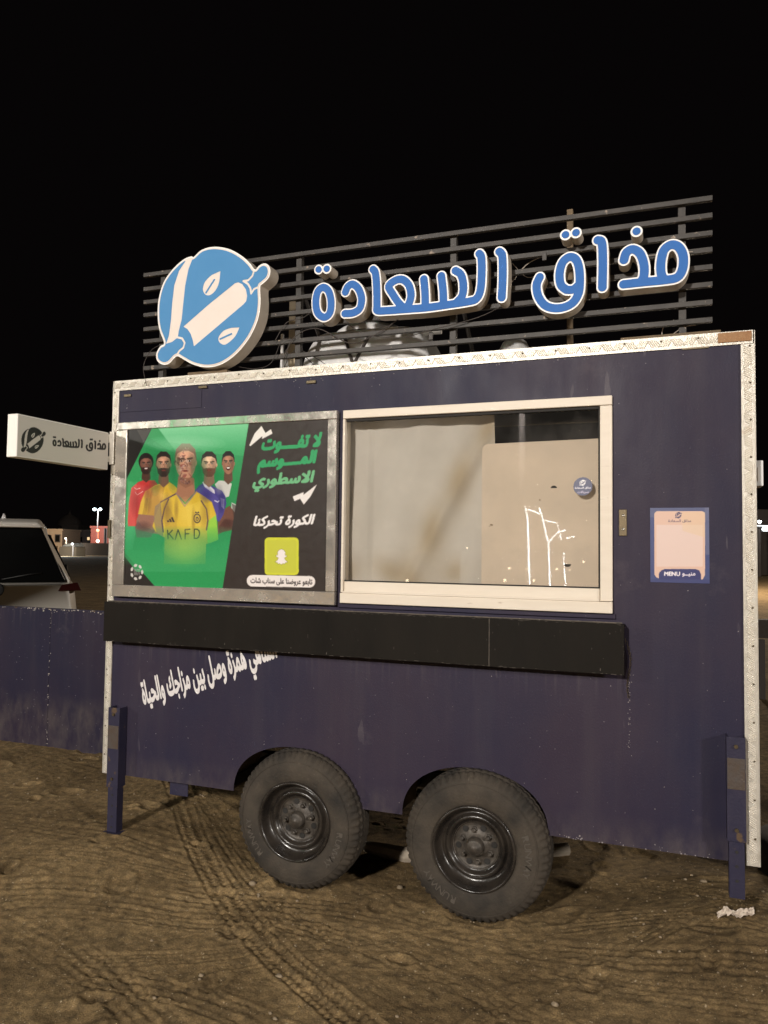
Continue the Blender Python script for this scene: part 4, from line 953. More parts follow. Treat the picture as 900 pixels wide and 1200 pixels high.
def person(face, rx, ry, skin, hair, beard=None, look=0, smile=False, hs=1.0):
    x, y = face; dk = tuple(v*.62 for v in skin); lt = tuple(min(255, v*1.25+8) for v in skin)
    E = lambda cx, cy, a, b, col, al=1.: cv.ell(c5([(cx, cy)])[0], a/6, b/6, col, al)
    cv.poly(c5([(x-rx*.62, y+ry*.4), (x+rx*.62, y+ry*.4), (x+rx*.75, y+ry*1.55), (x, y+ry*1.95), (x-rx*.75, y+ry*1.55)]), dk)
    E(x-rx*.98, y+4, rx*.14, ry*.18, dk); E(x+rx*.98, y+4, rx*.14, ry*.18, skin)
    E(x, y-ry*.28, rx*1.06*hs, ry*.80*hs, hair)
    E(x, y, rx, ry*.98, skin); E(x, y+ry*.25, rx*.80, ry*.76, skin)
    cv.poly(c5([(x+rx*.35, y-ry*.6), (x+rx*.96, y-ry*.3), (x+rx*.9, y+ry*.4), (x+rx*.5, y+ry*.8), (x+rx*.45, y)]), dk, .35)
    E(x-rx*.3, y-ry*.1, rx*.35, ry*.45, lt, .35); E(x, y-ry*.5, rx*.6, ry*.2, lt, .3)
    cv.poly(c5([(x-rx*1.03, y-ry*.15), (x-rx*.95, y-ry*.75), (x-rx*.4, y-ry*1.08), (x+rx*.4, y-ry*1.08), (x+rx*.95, y-ry*.75), (x+rx*1.03, y-ry*.15), (x+rx*.8, y-ry*.5), (x+rx*.3, y-ry*.66), (x-rx*.3, y-ry*.66), (x-rx*.8, y-ry*.5)]), hair)
    if beard:
        cv.poly(c5([(x-rx*.98, y+ry*.1), (x-rx*.72, y+ry*.35), (x-rx*.35, y+ry*.30), (x+rx*.35, y+ry*.30), (x+rx*.72, y+ry*.35), (x+rx*.98, y+ry*.1), (x+rx*.82, y+ry*.72), (x+rx*.35, y+ry*1.04), (x-rx*.35, y+ry*1.04), (x-rx*.82, y+ry*.72)]), beard, .92)
    cv.soft(c5([(x-rx*.55, y+ry*.1)])[0], rx*.5/6, ry*.9/6, dk, .2); cv.soft(c5([(x+rx*.6, y+ry*.15)])[0], rx*.55/6, ry*.9/6, dk, .35); cv.soft(c5([(x-rx*.2, y-ry*.3)])[0], rx*.5/6, ry*.3/6, lt, .5)
    for s_ in (-1, 1):
        E(x+s_*rx*.40, y-ry*.10, rx*.24, ry*.10, dk, .8); E(x+s_*rx*.40, y-ry*.08, rx*.14, ry*.05, (215, 205, 195)); E(x+s_*rx*.40, y-ry*.08, rx*.07, ry*.05, (25, 18, 15))
        cv.stroke(c5([(x+s_*rx*.18, y-ry*.20), (x+s_*rx*.66, y-ry*.24)]), ry*.075/6, tuple(v*.5 for v in hair))
    cv.poly(c5([(x-rx*.10, y-ry*.05), (x+rx*.10, y-ry*.05), (x+rx*.20, y+ry*.26), (x-rx*.20, y+ry*.26)]), dk, .55); E(x-rx*.02, y+ry*.16, rx*.1, ry*.08, lt, .5)
    if smile: E(x, y+ry*.48, rx*.36, ry*.17, (70, 20, 22)); cv.poly(c5([(x-rx*.28, y+ry*.37), (x+rx*.28, y+ry*.37), (x+rx*.2, y+ry*.49), (x-rx*.2, y+ry*.49)]), (235, 228, 222))
    else: E(x, y+ry*.50, rx*.30, ry*.06, (140, 70, 62)); cv.stroke(c5([(x-rx*.3, y+ry*.49), (x+rx*.3, y+ry*.49)]), .5, (80, 35, 32))
# back row
cv.poly(c5([(58, 600), (66, 470), (85, 370), (130, 330), (165, 318), (245, 316), (268, 345), (235, 450), (190, 600), (150, 640), (60, 640)]), (196, 58, 56)); cv.poly(c5([(58, 600), (66, 470), (85, 370), (120, 345), (110, 640), (60, 640)]), (225, 105, 95), .5)
cv.stroke(c5([(110, 400), (125, 420), (165, 395)]), .7, (235, 200, 195)); cv.stroke(c5([(105, 370), (120, 380), (145, 372)]), .8, (235, 200, 195))
person((187, 205), 42, 66, (128, 84, 70), (28, 22, 22), (38, 24, 22), smile=True, hs=1.18)
cv.poly(c5([(670, 345), (700, 318), (740, 322), (790, 340), (770, 430), (740, 440), (700, 400)]), (205, 205, 200))
cv.poly(c5([(788, 472), (868, 512), (838, 650), (800, 700), (780, 600)]), (205, 208, 200))
cv.poly(c5([(690, 600), (720, 530), (775, 495), (815, 550), (825, 625), (790, 668), (730, 680), (690, 700)]), (112, 72, 58)); cv.poly(c5([(700, 640), (740, 590), (800, 600), (820, 640), (780, 668), (700, 690)]), (84, 50, 44), .7)
person((765, 196), 42, 78, (160, 112, 88), (24, 20, 20), smile=True)
cv.poly(c5([(130, 555), (150, 470), (180, 395), (255, 350), (345, 325), (385, 352), (405, 372), (400, 430), (320, 560), (250, 640), (180, 560)]), (214, 176, 60)); cv.poly(c5([(225, 370), (275, 350), (320, 345), (300, 470), (250, 570), (190, 570)]), (160, 112, 62), .55)
cv.poly(c5([(160, 560), (185, 440), (200, 445), (190, 570)]), (150, 115, 45), .5); cv.poly(c5([(118, 600), (135, 555), (240, 565), (270, 620), (300, 700), (230, 690), (120, 660)]), (150, 105, 88)); cv.poly(c5([(108, 650), (130, 600), (160, 640), (250, 670), (220, 720), (120, 720)]), (110, 82, 86), .7)
person((310, 205), 50, 84, (186, 138, 112), (38, 28, 26), (36, 26, 25))
cv.poly(c5([(530, 390), (560, 352), (595, 335), (660, 360), (720, 390), (745, 430), (752, 480), (730, 560), (700, 610), (640, 560), (560, 440)]), (74, 66, 140)); cv.poly(c5([(540, 385), (600, 345), (700, 450), (690, 600), (640, 560)]), (98, 88, 165), .5)
cv.poly(c5([(582, 330), (600, 322), (668, 385), (672, 412), (655, 405), (600, 365)]), (215, 212, 222)); cv.poly(c5([(710, 440), (738, 450), (735, 520), (715, 500)]), (205, 205, 225), .7); cv.stroke(c5([(670, 460), (690, 470), (700, 462)]), 1.2, (220, 218, 235))
person((630, 205), 52, 84, (216, 172, 142), (40, 28, 24), (92, 62, 50))
# centre figure with worn, peeling print on the face
YW = (216, 182, 58)
cv.poly(c5([(232, 640), (262, 545), (290, 475), (340, 435), (400, 405), (460, 488), (540, 395), (600, 432), (650, 470), (680, 560), (696, 735), (610, 765), (604, 905), (312, 905), (318, 720), (255, 680)]), YW)
cv.poly(c5([(318, 720), (312, 905), (430, 905), (400, 600), (330, 470)]), (180, 148, 60), .5); cv.poly(c5([(470, 500), (600, 450), (620, 600), (600, 900), (500, 900)]), (228, 200, 80), .5)
cv.poly(c5([(250, 500), (290, 470), (305, 640), (310, 720), (262, 690), (240, 600)]), (140, 122, 100), .75); cv.poly(c5([(612, 610), (680, 560), (696, 735), (620, 765)]), (150, 205, 70))
for P in ([(345, 450), (315, 520), (298, 600), (308, 680)], [(575, 462), (612, 520), (622, 600), (612, 665)], [(290, 470), (400, 410)]): cv.stroke(c5(P), 1.6, (88, 66, 84))
cv.stroke(c5([(398, 405), (458, 500), (542, 395)]), 1.5, (150, 118, 120))
person((465, 190), 72, 122, (198, 148, 120), (122, 92, 76))
cv.poly(c5([(412, 300), (525, 300), (530, 400), (462, 475), (402, 408)]), (168, 118, 92)); cv.poly(c5([(412, 300), (525, 300), (520, 345), (465, 372), (415, 340)]), (132, 88, 68), .6)
cv.poly(c5([(415, 270), (440, 320), (490, 322), (518, 270), (500, 300), (465, 312), (430, 300)]), (135, 92, 74), .6)
rs = random.Random(5)
for _ in range(70):
    ax_, ay_ = rs.gauss(452, 28), rs.uniform(95, 345); P = [(ax_+rs.uniform(-16, 16), ay_+rs.uniform(-16, 16)) for _ in range(5)]; P.sort(key=lambda q: math.atan2(q[1]-ay_, q[0]-ax_))
    cv.poly(c5(P), rs.choice([(120, 84, 76), (150, 110, 98), (202, 172, 158), (96, 60, 56), (170, 140, 128), (140, 70, 66)]), .75)
for k in range(3): x_ = 338+k*19; hh = 14+k*11; cv.poly(c5([(x_, 612), (x_+13, 610), (x_+13-hh*.42, 611-hh), (x_-hh*.42, 612-hh+3)]), (52, 42, 50))
cv.ell(c5([(546, 585)])[0], 26/6, 34/6, (60, 50, 62)); cv.ell(c5([(546, 585)])[0], 19/6, 26/6, (205, 176, 70)); cv.ell(c5([(546, 588)])[0], 10/6, 14/6, (60, 50, 62)); cv.ell(c5([(546, 590)])[0], 5/6, 8/6, (205, 176, 70)); cv.poly(c5([(530, 548), (536, 535), (546, 545), (556, 535), (562, 548)]), (60, 50, 62))
kc = (58, 44, 42)
for P in ([(338, 668), (342, 728)], [(372, 668), (342, 700)], [(350, 694), (378, 730)], [(392, 734), (412, 664)], [(412, 664), (436, 732)], [(462, 730), (462, 664), (496, 662)], [(462, 694), (488, 692)],
          [(526, 726), (526, 660), (545, 660), (560, 672), (564, 694), (556, 716), (544, 726), (526, 726)]): cv.stroke(c5(P), 1.35, kc)
for _ in range(30): cv.stroke(c5([(rs.uniform(380, 590), rs.uniform(745, 765))]*2), .6, (190, 190, 90), 1.)
# green mist over the lower part
for k in range(26):
    y = 640+k*11; cv.poly(c5([(20, y), (860-k*4, y), (850-k*5, 960), (120, 960), (20, 830)]), (44, 152, 92) if k < 13 else (58, 160, 96), .085)
for x_, y_, h_ in ((345, 700, 70), (245, 690, 60), (300, 720, 60)):
    cv.poly(c5([(x_-35, y_+40), (x_-28, y_+10), (x_-12, y_), (x_+12, y_), (x_+28, y_+10), (x_+35, y_+40)]), (48, 150, 92), .15)
cv.soft(c5([(455, 790)])[0], 26, 15, (170, 200, 95), .5); cv.soft(c5([(455, 850)])[0], 22, 14, (120, 185, 95), .4)
for (sx, sy, a_, b_, col_, al_) in [(465, 560, 60, 130, (235, 205, 90), .5), (330, 520, 45, 120, (120, 90, 50), .6), (600, 560, 40, 120, (150, 120, 50), .5), (400, 520, 18, 90, (130, 100, 45), .5), (520, 600, 16, 110, (140, 110, 45), .5),
    (110, 470, 40, 120, (130, 34, 36), .5), (200, 400, 40, 60, (120, 30, 34), .5), (610, 420, 50, 60, (50, 42, 105), .6), (720, 470, 28, 90, (44, 36, 95), .6), (200, 470, 30, 80, (120, 88, 38), .6), (300, 420, 30, 60, (240, 205, 90), .4),
    (170, 640, 60, 40, (84, 54, 48), .6), (760, 620, 50, 40, (66, 38, 34), .6), (700, 380, 30, 40, (150, 150, 150), .5), (450, 60, 300, 60, (170, 225, 185), .4), (560, 250, 60, 160, (20, 100, 60), .5), (380, 250, 50, 160, (20, 100, 60), .5), (250, 280, 50, 150, (20, 100, 60), .4)]:
    cv.soft(c5([(sx, sy)])[0], a_/6, b_/6, col_, al_)
g_ = rng.normal(0, 5, (cv.H, cv.W, 1)); cv.img = np.clip(cv.img*.98+g_, 0, 255)
cv.poly(c3([(534, 70), (830, 60), (830, 700), (434, 700)]), (52, 44, 41))
cv.poly(c3([(470, 372), (520, 395), (500, 470), (488, 500)]), (52, 44, 41), .6)
# slashes and lettering
cv.poly(c7([(20, 300), (80, 170), (155, 85), (200, 165), (260, 122), (278, 172), (160, 232), (165, 200), (32, 312)]), (232, 228, 222))
cv.poly(c7([(772, 735), (700, 870), (625, 960), (585, 895), (522, 922), (502, 870), (625, 820), (620, 852)]), (232, 225, 222))
TG = (48, 158, 98)
cv.text('لا تفــــوت', *c7([(128, 412), (795, 372), (178, 188)]), TG, bold=5, hpx=80)
cv.text('المــــوسم', *c7([(85, 632), (742, 580), (132, 395)]), TG, bold=5, hpx=80)
cv.text('الاسطوري', *c7([(28, 832), (712, 790), (78, 615)]), (110, 180, 130), bold=4, hpx=80)
cv.text('الكورة تحركنا', *c3([(540, 468), (762, 462), (556, 415)]), (235, 230, 228), bold=4, hpx=70)
def rrect(x0, y0, x1, y1, r, conv=c3, sk=0):
    P = []
    for cx, cy, a in ((x1-r, y0+r, -90), (x1-r, y1-r, 0), (x0+r, y1-r, 90), (x0+r, y0+r, 180)):
        for k in range(6): t = R_(a+18*k); P.append((cx+r*math.cos(t), cy+r*math.sin(t)+sk*(cx-x0)))
    return conv(P)
cv.poly(rrect(590, 496, 714, 633, 14), (206, 208, 58)); cv.poly(rrect(598, 505, 706, 624, 8), (196, 198, 66))
gp = [(630, 583), (638, 577), (641, 570), (634, 566), (633, 561), (639, 561), (638, 552), (642, 545), (651, 541), (660, 545), (664, 552), (663, 561), (669, 561), (668, 566), (661, 570), (664, 577), (672, 583), (664, 586), (661, 590), (656, 588), (651, 592), (646, 588), (641, 590), (638, 586)]
gp = [(651+(x-651)*1.12, 566+(y-566)*1.12) for x, y in gp]
cv.poly(c3(gp), (238, 230, 228)); P = c3(gp)+[c3(gp)[0]]
for i in range(len(P)-1): cv.stroke([P[i], P[i+1]], .35, (120, 112, 50))
cv.poly(rrect(525, 632, 774, 674, 20, sk=.018), (232, 224, 220)); cv.text('تابعو عروضنا على سناب شات', *c3([(538, 668), (764, 675), (538, 640)]), (48, 40, 40), bold=2, hpx=70)
# league badge
for k in range(7):
    t = 2*math.pi*k/7; cv.poly(c3([(125+22*math.cos(t+d)*f, 622+28*math.sin(t+d)*f) for d, f in ((-.33, 1), (.0, 1.1), (.33, 1), (.25, .72), (-.25, .72))]), (205, 200, 196))
for k in range(5): cv.stroke(c3([(115, 612+k*5), (136, 612+k*5)]), .5, (190, 186, 182))
MT['print'] = attr_mat('poster_print', .34, .35, .06)
cv.build('poster_print', lambda x, z: (x, PQ, z), MT['print'], poster, .96)

# ------------------------------------------------------------------ menu sticker (the code itself is left out)
ms = [at(762, 595.5, -.0016), at(831, 594.5, -.0016), at(831.5, 684.5, -.0016), at(762, 681.5, -.0016)]
mx0 = (ms[0][0]+ms[3][0])/2; mx1 = (ms[1][0]+ms[2][0])/2; mz1 = (ms[0][2]+ms[1][2])/2; mz0 = (ms[2][2]+ms[3][2])/2
cm6 = lambda P: [(750+x/10, 580+y/10) for x, y in P]
cv = Canvas(mx0, mx1, mz0, mz1, 110, (66, 76, 122), lambda px, py: tuple(at(px, py, -.0016)[[0, 2]]), 3)
cv.poly(cm6([(100, 140), (820, 140), (820, 300), (100, 260)]), (104, 106, 132), .5); cv.poly(cm6([(760, 140), (820, 140), (820, 700), (765, 700)]), (110, 112, 138), .6)
cv.poly(rrect(168, 190, 762, 900, 40, cm6), (222, 186, 168)); cv.poly(cm6([(168, 850), (762, 850), (762, 940), (735, 990), (712, 990), (712, 930), (690, 880), (650, 865), (290, 865), (240, 880), (220, 930), (220, 978), (190, 965), (168, 930)]), (222, 186, 168))
cv.poly(rrect(192, 350, 735, 840, 12, cm6), (226, 200, 190)); cv.poly(cm6([(480, 200), (762, 200), (762, 500), (500, 420)]), (226, 196, 160), .5)
draw_logo(cv, lambda x, y: cm6([(405+x*.112, 195+y*.1)])[0], (74, 68, 100), (222, 186, 168), 30)
cv.text('مذاق السعادة', *cm6([(328, 328), (600, 328), (328, 284)]), (110, 92, 108), bold=1, hpx=50)
cv.poly(cm6([(222, 1000), (222, 930), (250, 885), (290, 868), (650, 868), (695, 885), (714, 930), (714, 1000)]), (56, 58, 108)); cv.poly(cm6([(120, 990), (820, 990), (820, 1050), (120, 1050)]), (62, 68, 116))
cv.text('MENU', *cm6([(282, 950), (472, 953), (282, 896)]), (238, 228, 232), latin=True, bold=5, hpx=70)
cv.text('منيــو', *cm6([(492, 962), (652, 965), (492, 902)]), (232, 222, 230), bold=3, hpx=60)
st = cv.build('menu_sticker', lambda x, z: (x, -.0018, z), attr_mat('sticker_print', .35, .5, .1), None, .95)
st['label'] = 'blue bordered pink menu sticker on the trailer wall right of the window'; st['category'] = 'sticker'
# round sticker on the glass
p = at(683, 570, -.0012); rs_ = (at(694.3, 570, -.0012)[0]-at(671.7, 570, -.0012)[0])/2
cv = Canvas(p[0]-rs_, p[0]+rs_, p[2]-rs_, p[2]+rs_, 60, (78, 80, 108), lambda px, py: tuple(at(px, py, -.0012)[[0, 2]]), 3)
q6 = lambda P: [(650+x/12.857, 545+y/12.857) for x, y in P]
draw_logo(cv, lambda x, y: q6([(365+x*.14, 215+y*.12)])[0], (236, 232, 232), (78, 80, 108), 30)
cv.text('مذاق السعادة', *q6([(300, 366), (548, 362), (300, 325)]), (232, 228, 234), bold=2, hpx=40); cv.text('سريالات', *q6([(335, 436), (515, 432), (335, 385)]), (206, 196, 216), bold=1, hpx=40)
dk = cv.build('round_sticker', lambda x, z: (x, -.0012, z), attr_mat('sticker_print', .4), None, .95); me = dk.data
import bmesh
bm = bmesh.new(); bm.from_mesh(me); bmesh.ops.delete(bm, geom=[f for f in bm.faces if math.hypot(f.calc_center_median().x-p[0], f.calc_center_median().z-p[2]) > rs_*.985], context='FACES'); bm.to_mesh(me); bm.free()
dk['label'] = 'round dark blue logo sticker on the window glass'; dk['category'] = 'sticker'

# ------------------------------------------------------------------ projecting sign box on the left edge
XS = -.012
c4 = [atX(18.7, 489.5, XS), atX(126.4, 502, XS), atX(127.8, 546.3, XS), atX(20.8, 540.8, XS)]
ys0 = (c4[0][1]+c4[3][1])/2; ys1 = (c4[1][1]+c4[2][1])/2; zs1 = (c4[0][2]+c4[1][2])/2; zs0 = (c4[2][2]+c4[3][2])/2
psn = thing('projecting_sign', 'white projecting box sign with black logo and Arabic lettering at trailer left edge', 'sign', (XS-.03, ys1, zs0))
MB().box(XS-.062, XS, ys0, ys1, zs0, zs1).build('sign_box', MT['signwhite'], psn, bevel=.004)
cvf = lambda px, py: tuple(atX(px, py, XS+.0008)[[1, 2]])
cz = lambda P: [(x/6.4286, 480+y/6.4286) for x, y in P]
cv = Canvas(ys0+.006, ys1-.006, zs0+.006, zs1-.006, 210, (232, 226, 216), cvf, 3)
draw_logo(cv, lambda x, y: cz([(140+x*.262+0*y, 112+y*.262+x*.02)])[0], (30, 26, 26), (228, 222, 212), 22)
# same lettering as the roof sign, flat
LMs = [letter_m(g, YL) for g in LETTERS]; ax0 = min(p[0] for G in LMs for L in G for p in L); ax1 = max(p[0] for G in LMs for L in G for p in L); az0 = min(p[1] for G in LMs for L in G for p in L); az1 = max(p[1] for G in LMs for L in G for p in L)
def small(p):
    u = (p[0]-ax0)/(ax1-ax0); v = (p[1]-az0)/(az1-az0); B = np.array([400, 288.]); e1 = np.array([392, 30.]); e2 = np.array([2, -85.])
    r = B+e1*u+e2*v; return cz([tuple(r)])[0]
for G in LMs:
    for L in G: cv.stroke([small(p) for p in L], 2.0 if len(L) > 2 else 2.3, (34, 29, 29))
cv.build('sign_print', lambda y, z: (XS+.0012, y, z), attr_mat('sign_print_colour', .45), psn, .85)
p = at(131, 525, -.02); zc = p[2]
m = MB(); m.box(-.035, -.008, ys1+.0005, -.009, zc+.03, zc+.075); m.box(-.035, -.008, ys1+.0005, -.009, zc-.075, zc-.045); m.box(-.010, .020, -.022, -.0125, zc-.09, zc+.09)
m.build('mounting_bracket', MT['alu'], psn, bevel=.002)

# ------------------------------------------------------------------ low sheet-metal barrier left of the trailer
YBAR = 1.10
zb0 = at(60, 893, YBAR)[2]; zb1 = at(60, 714.5, YBAR)[2]
bar = thing('sheet_metal_barrier', 'low navy purple sheet metal barrier left of the trailer with chipped top edge', 'barrier', (-1.5, YBAR, zb0))
xe = at(150, 800, YBAR)[0]; xm_ = at(57, 800, YBAR)[0]; xL = xm_-1.1
for a, b in ((xL, xm_-.001), (xm_+.001, min(xe+.25, -.02))): MB().box(a, b, YBAR, YBAR+.03, zb0, zb1).build('sheet_panel', MT['paint'], bar, bevel=.002)
MB().box(xL, min(xe+.25, -.02), YBAR-.004, YBAR+.034, zb1+.0005, zb1+.010).build('top_cap', MT['legpaint'], bar, bevel=.001)
for x in (xL+.03, xm_, -.12): MB().box(x-.02, x+.02, YBAR+.032, YBAR+.072, zb0-.08, zb1-.01).build('barrier_post', MT['legpaint'], bar)
fk = MB()
for _ in range(150):
    x = random.uniform(xL, xe+.1); d = abs(random.gauss(0, .010)); r = random.uniform(.001, .005); n = 6
    if random.random() < .05: d = random.uniform(.0, .05)
    fk.add([(x+r*random.uniform(.5, 1.6)*math.cos(2*math.pi*k/n), YBAR-.0049, zb1+.008-d+r*random.uniform(.5, 1.5)*math.sin(2*math.pi*k/n)) for k in range(n)], [tuple(range(n))[::-1]])
for _ in range(40):
    x = xm_+random.gauss(0, .004); z = random.uniform(zb0, zb1); r = random.uniform(.001, .003); fk.add([(x-r, YBAR-.001, z-r), (x+r, YBAR-.001, z-r), (x+r, YBAR-.001, z+r*2), (x-r, YBAR-.001, z+r)], [(0, 1, 2, 3)])
o = fk.build('paint_chip', mat('bare_chip_light', (.55, .50, .45), .6), bar); o['kind'] = 'stuff'

# ------------------------------------------------------------------ silver SUV behind the barrier, seen from behind
def suv():
    D = 9.6; c = atD(1, 700, D); fwd = np.array([ray(6, 640)[0], ray(6, 640)[1]]); fwd /= np.linalg.norm(fwd); fa = math.atan2(fwd[1], fwd[0]); gz = gh(c[0], c[1])
    car = thing('parked_car', 'silver off-road car parked behind the low barrier, dark rear window facing out', 'car', (c[0], c[1], gz))
    car.rotation_euler = (0, 0, fa-math.pi/2)   # local +Y forward, +X right
    def P(name, mb, m, sm=True, par=None, bev=0):
        o = mesh_obj(name, mb.v, mb.f, m, None, sm); o.parent = par or car
        if bev: md = o.modifiers.new('bevel', 'BEVEL'); md.width = bev; md.segments = 3; md.limit_method = 'ANGLE'; md.angle_limit = R_(30)
        return o
    ZR = 1.90
    def section(y, w, z0, z1, r, wt=None, n=5):
        wt = w if wt is None else wt; pts = []
        for cx, cz, a in ((wt-r, z1-r, 0), (-wt+r, z1-r, 90), (-w+r*.6, z0+r*.6, 180), (w-r*.6, z0+r*.6, 270)):
            rr = r if a < 180 else r*.6
            for k in range(n): t = R_(a+90*k/(n-1)); pts.append((cx+rr*math.cos(t), y, cz+rr*math.sin(t)))
        return pts
    def loft(S):
        m = MB(); V = [p for s in S for p in s]; n = len(S[0]); F = []
        for i in range(len(S)-1):
            for k in range(n): F.append((i*n+k, i*n+(k+1) % n, (i+1)*n+(k+1) % n, (i+1)*n+k))
        F.append(tuple(range(n))); F.append(tuple((len(S)-1)*n+k for k in range(n))[::-1]); m.add(V, F); return m
    lower = loft([section(.0, .86, .42, 1.04, .12, .80), section(.06, .93, .38, 1.08, .12, .86), section(.6, .95, .34, 1.10, .12, .90), section(3.1, .95, .34, 1.10, .12, .90), section(3.5, .94, .34, 1.08, .12, .88), section(4.5, .90, .36, 1.00, .14, .82), section(4.75, .82, .42, .90, .14, .72)])
    P('body', lower, MT['carpaint'])
    green = loft([section(.06, .80, 1.0, 1.72, .16, .50), section(.22, .82, 1.0, ZR-.05, .18, .52), section(.8, .84, 1.0, ZR, .18, .55), section(2.2, .84, 1.0, ZR, .18, .55), section(2.7, .84, 1.0, ZR-.12, .16, .55), section(3.4, .84, 1.0, 1.12, .05, .70)])
    P('cabin', green, MT['carpaint'])
    P('rear_spoiler', MB().hexa([(-.46, -.08, ZR-.12), (.46, -.08, ZR-.12), (.40, -.05, ZR-.055), (-.40, -.05, ZR-.055), (-.52, .42, ZR-.14), (.52, .42, ZR-.14), (.44, .42, ZR+.004), (-.44, .42, ZR+.004)]), MT['carpaint'], bev=.045)
    P('rear_window', MB().hexa([(-.755, -.012, 1.08), (.755, -.012, 1.08), (.44, .015, ZR-.115), (-.44, .015, ZR-.115), (-.755, .05, 1.08), (.755, .05, 1.08), (.44, .12, ZR-.115), (-.44, .12, ZR-.115)]), MT['carglass'], bev=.03)
    for s in (-1, 1):
        P('side_window', MB().hexa([(s*.835, .45, 1.13), (s*.835, 3.0, 1.13), (s*.575, 2.45, ZR-.20), (s*.575, .55, ZR-.20), (s*.80, .45, 1.13), (s*.80, 3.0, 1.13), (s*.54, 2.45, ZR-.20), (s*.54, .55, ZR-.20)]), MT['carglass'], False)
        P('tail_light', MB().hexa([(s*.66, -.03, .965), (s*.945, .02, .965), (s*.90, .04, 1.075), (s*.70, -.01, 1.045), (s*.66, .08, .965), (s*.96, .30, .965), (s*.91, .26, 1.06), (s*.70, .10, 1.045)]), MT['taillight'], False, bev=.008)
        P('mirror', MB().hexa([(s*.88, 2.85, 1.12), (s*.97, 2.87, 1.12), (s*.96, 2.87, 1.24), (s*.89, 2.85, 1.24), (s*.88, 2.95, 1.12), (s*.97, 2.95, 1.12), (s*.96, 2.95, 1.24), (s*.89, 2.95, 1.24)]), MT['carblack'], bev=.02)
        for yw in (.95, 3.75):
            w = P('wheel', MB().lathe([(0, .2), (0, .34), (.03, .37), (.2, .37), (.23, .34), (.23, .2)], (s*.73-(.0 if s > 0 else .23)+0, yw, .37), 'x', 40), MT['rubber'])
            P('wheel_rim', MB().lathe([(0, 0), (.01, .05), (.02, .19), (.0, .21)], (s*.96-(.0 if s < 0 else .02), yw, .37), 'x', 24), MT['chrome'], True, w)
    P('rear_bumper', MB().box(-.90, .90, -.10, .10, .40, .62), MT['carblack'], bev=.04)
    P('badge', MB().lathe([(-.012, 0), (-.014, .07), (-.006, .085), (0, .085)], (-.05, -.012, .99), 'y', 28, lambda a, r, t: 0), MT['carblack'])
    P('rear_wiper', MB().tube([(.0, -.03, 1.12), (.30, -.025, 1.18), (.46, -.02, 1.2)], .009, 6), MT['carblack'])
    P('roof_antenna', MB().hexa([(-.03, .35, ZR-.01), (.03, .35, ZR-.01), (.01, .38, ZR+.05), (-.01, .38, ZR+.05), (-.03, .55, ZR), (.03, .55, ZR), (.01, .45, ZR+.07), (-.01, .45, ZR+.07)]), MT['white'])
suv()

# ------------------------------------------------------------------ far edge of the lot: buildings and lamps
def far_box(name, label, cat, px0, px1, py0, D, m, depth=8, wins=(), wm_=None, base=None, parapet=True):
    a = atD(px0, 640, D); b = atD(px1, 640, D); z1 = atD((px0+px1)/2, py0, D)[2]; gz = -.6 if base is None else base
    t = thing(name, label, cat, ((a[0]+b[0])/2, (a[1]+b[1])/2, gz)); d = (b-a); L = math.hypot(d[0], d[1]); u = d[:2]/L; v = np.array([-u[1], u[0]])
    def hx(s0, s1, t0, t1, zz0, zz1): 
        q = lambda s, tt, z: (a[0]+u[0]*s+v[0]*tt, a[1]+u[1]*s+v[1]*tt, z)
        return [q(s0, t0, zz0), q(s1, t0, zz0), q(s1, t0, zz1), q(s0, t0, zz1), q(s0, t1, zz0), q(s1, t1, zz0), q(s1, t1, zz1), q(s0, t1, zz1)]
    MB().hexa(hx(0, L, 0, depth, gz, z1)).build('wall', m, t)
    if parapet: MB().hexa(hx(-.15, L+.15, -.15, depth+.15, z1+.01, z1+.4)).build('parapet', m, t)
    for (fx, py, w, hh, lit) in wins:
        z = atD(px0, py, D)[2]; s = fx*L; f = MB().hexa(hx(s-w/2-.15, s+w/2+.15, -.10, .02, z-hh/2-.15, z+hh/2+.15)).build('window', MT['bdark'], t)
        MB().hexa(hx(s-w/2, s+w/2, -.14, -.11, z-hh/2, z+hh/2)).build('pane', lit or MT['carglass'], f)
    return t
LW = emat('lit_window', (1.0, .70, .38), 1.1); LWW = emat('lit_window_white', (1, .95, .85), 2.0)
WGL = emat('warm_wall_light', (1., .62, .34), .0)
D1 = 150
# gentle building light: each wall is washed by its own street lamps
def post_lamp(label, px, py, D, col, es, r, light=0, poles=1, zb=-.5, group=None, heads=None):
    p = atD(px, py, D); t = thing('street_lamp', label, 'street lamp', (p[0], p[1], zb), group)
    MB().tube([(p[0], p[1], zb), (p[0], p[1], p[2])], .11, 8).build('pole', MT['bdark'], t)
    for k in range(poles):
        dx = (k-(poles-1)/2)*r*4.2; m = MB().lathe([(-r*.8, 0), (-r*.6, r*.7), (0, r), (r*.6, r*.7), (r*.8, 0)], (p[0]+dx, p[1]-.2, p[2]), 'z', 12); m.build('lamp_head', emat('lamp_glow', col, es), t, True)
    if light:
        l = bpy.data.lights.new('lamp_light', 'POINT'); l.energy = light; l.color = col; l.shadow_soft_size = .3; o = bpy.data.objects.new('lamp_light', l); COL.objects.link(o)
        o.location = (p[0]+.0, p[1]-1.6, p[2]-.6)
far_box('far_house', 'low tan house far behind the car with small lit windows', 'house', 38, 72.5, 622, 150, MT['bwall'], 9, [(.20, 633, .9, 1.2, None), (.36, 629.5, .5, .7, LW), (.55, 631.5, .8, 1.3, LW), (.85, 630.5, .8, 1.3, None)])
far_box('far_house', 'dark far building between the tan house and the red lit one', 'house', 88, 108, 623, 165, MT['bdark'], 9, [(.3, 632, .8, 1., None), (.78, 631, .5, .6, LW)])
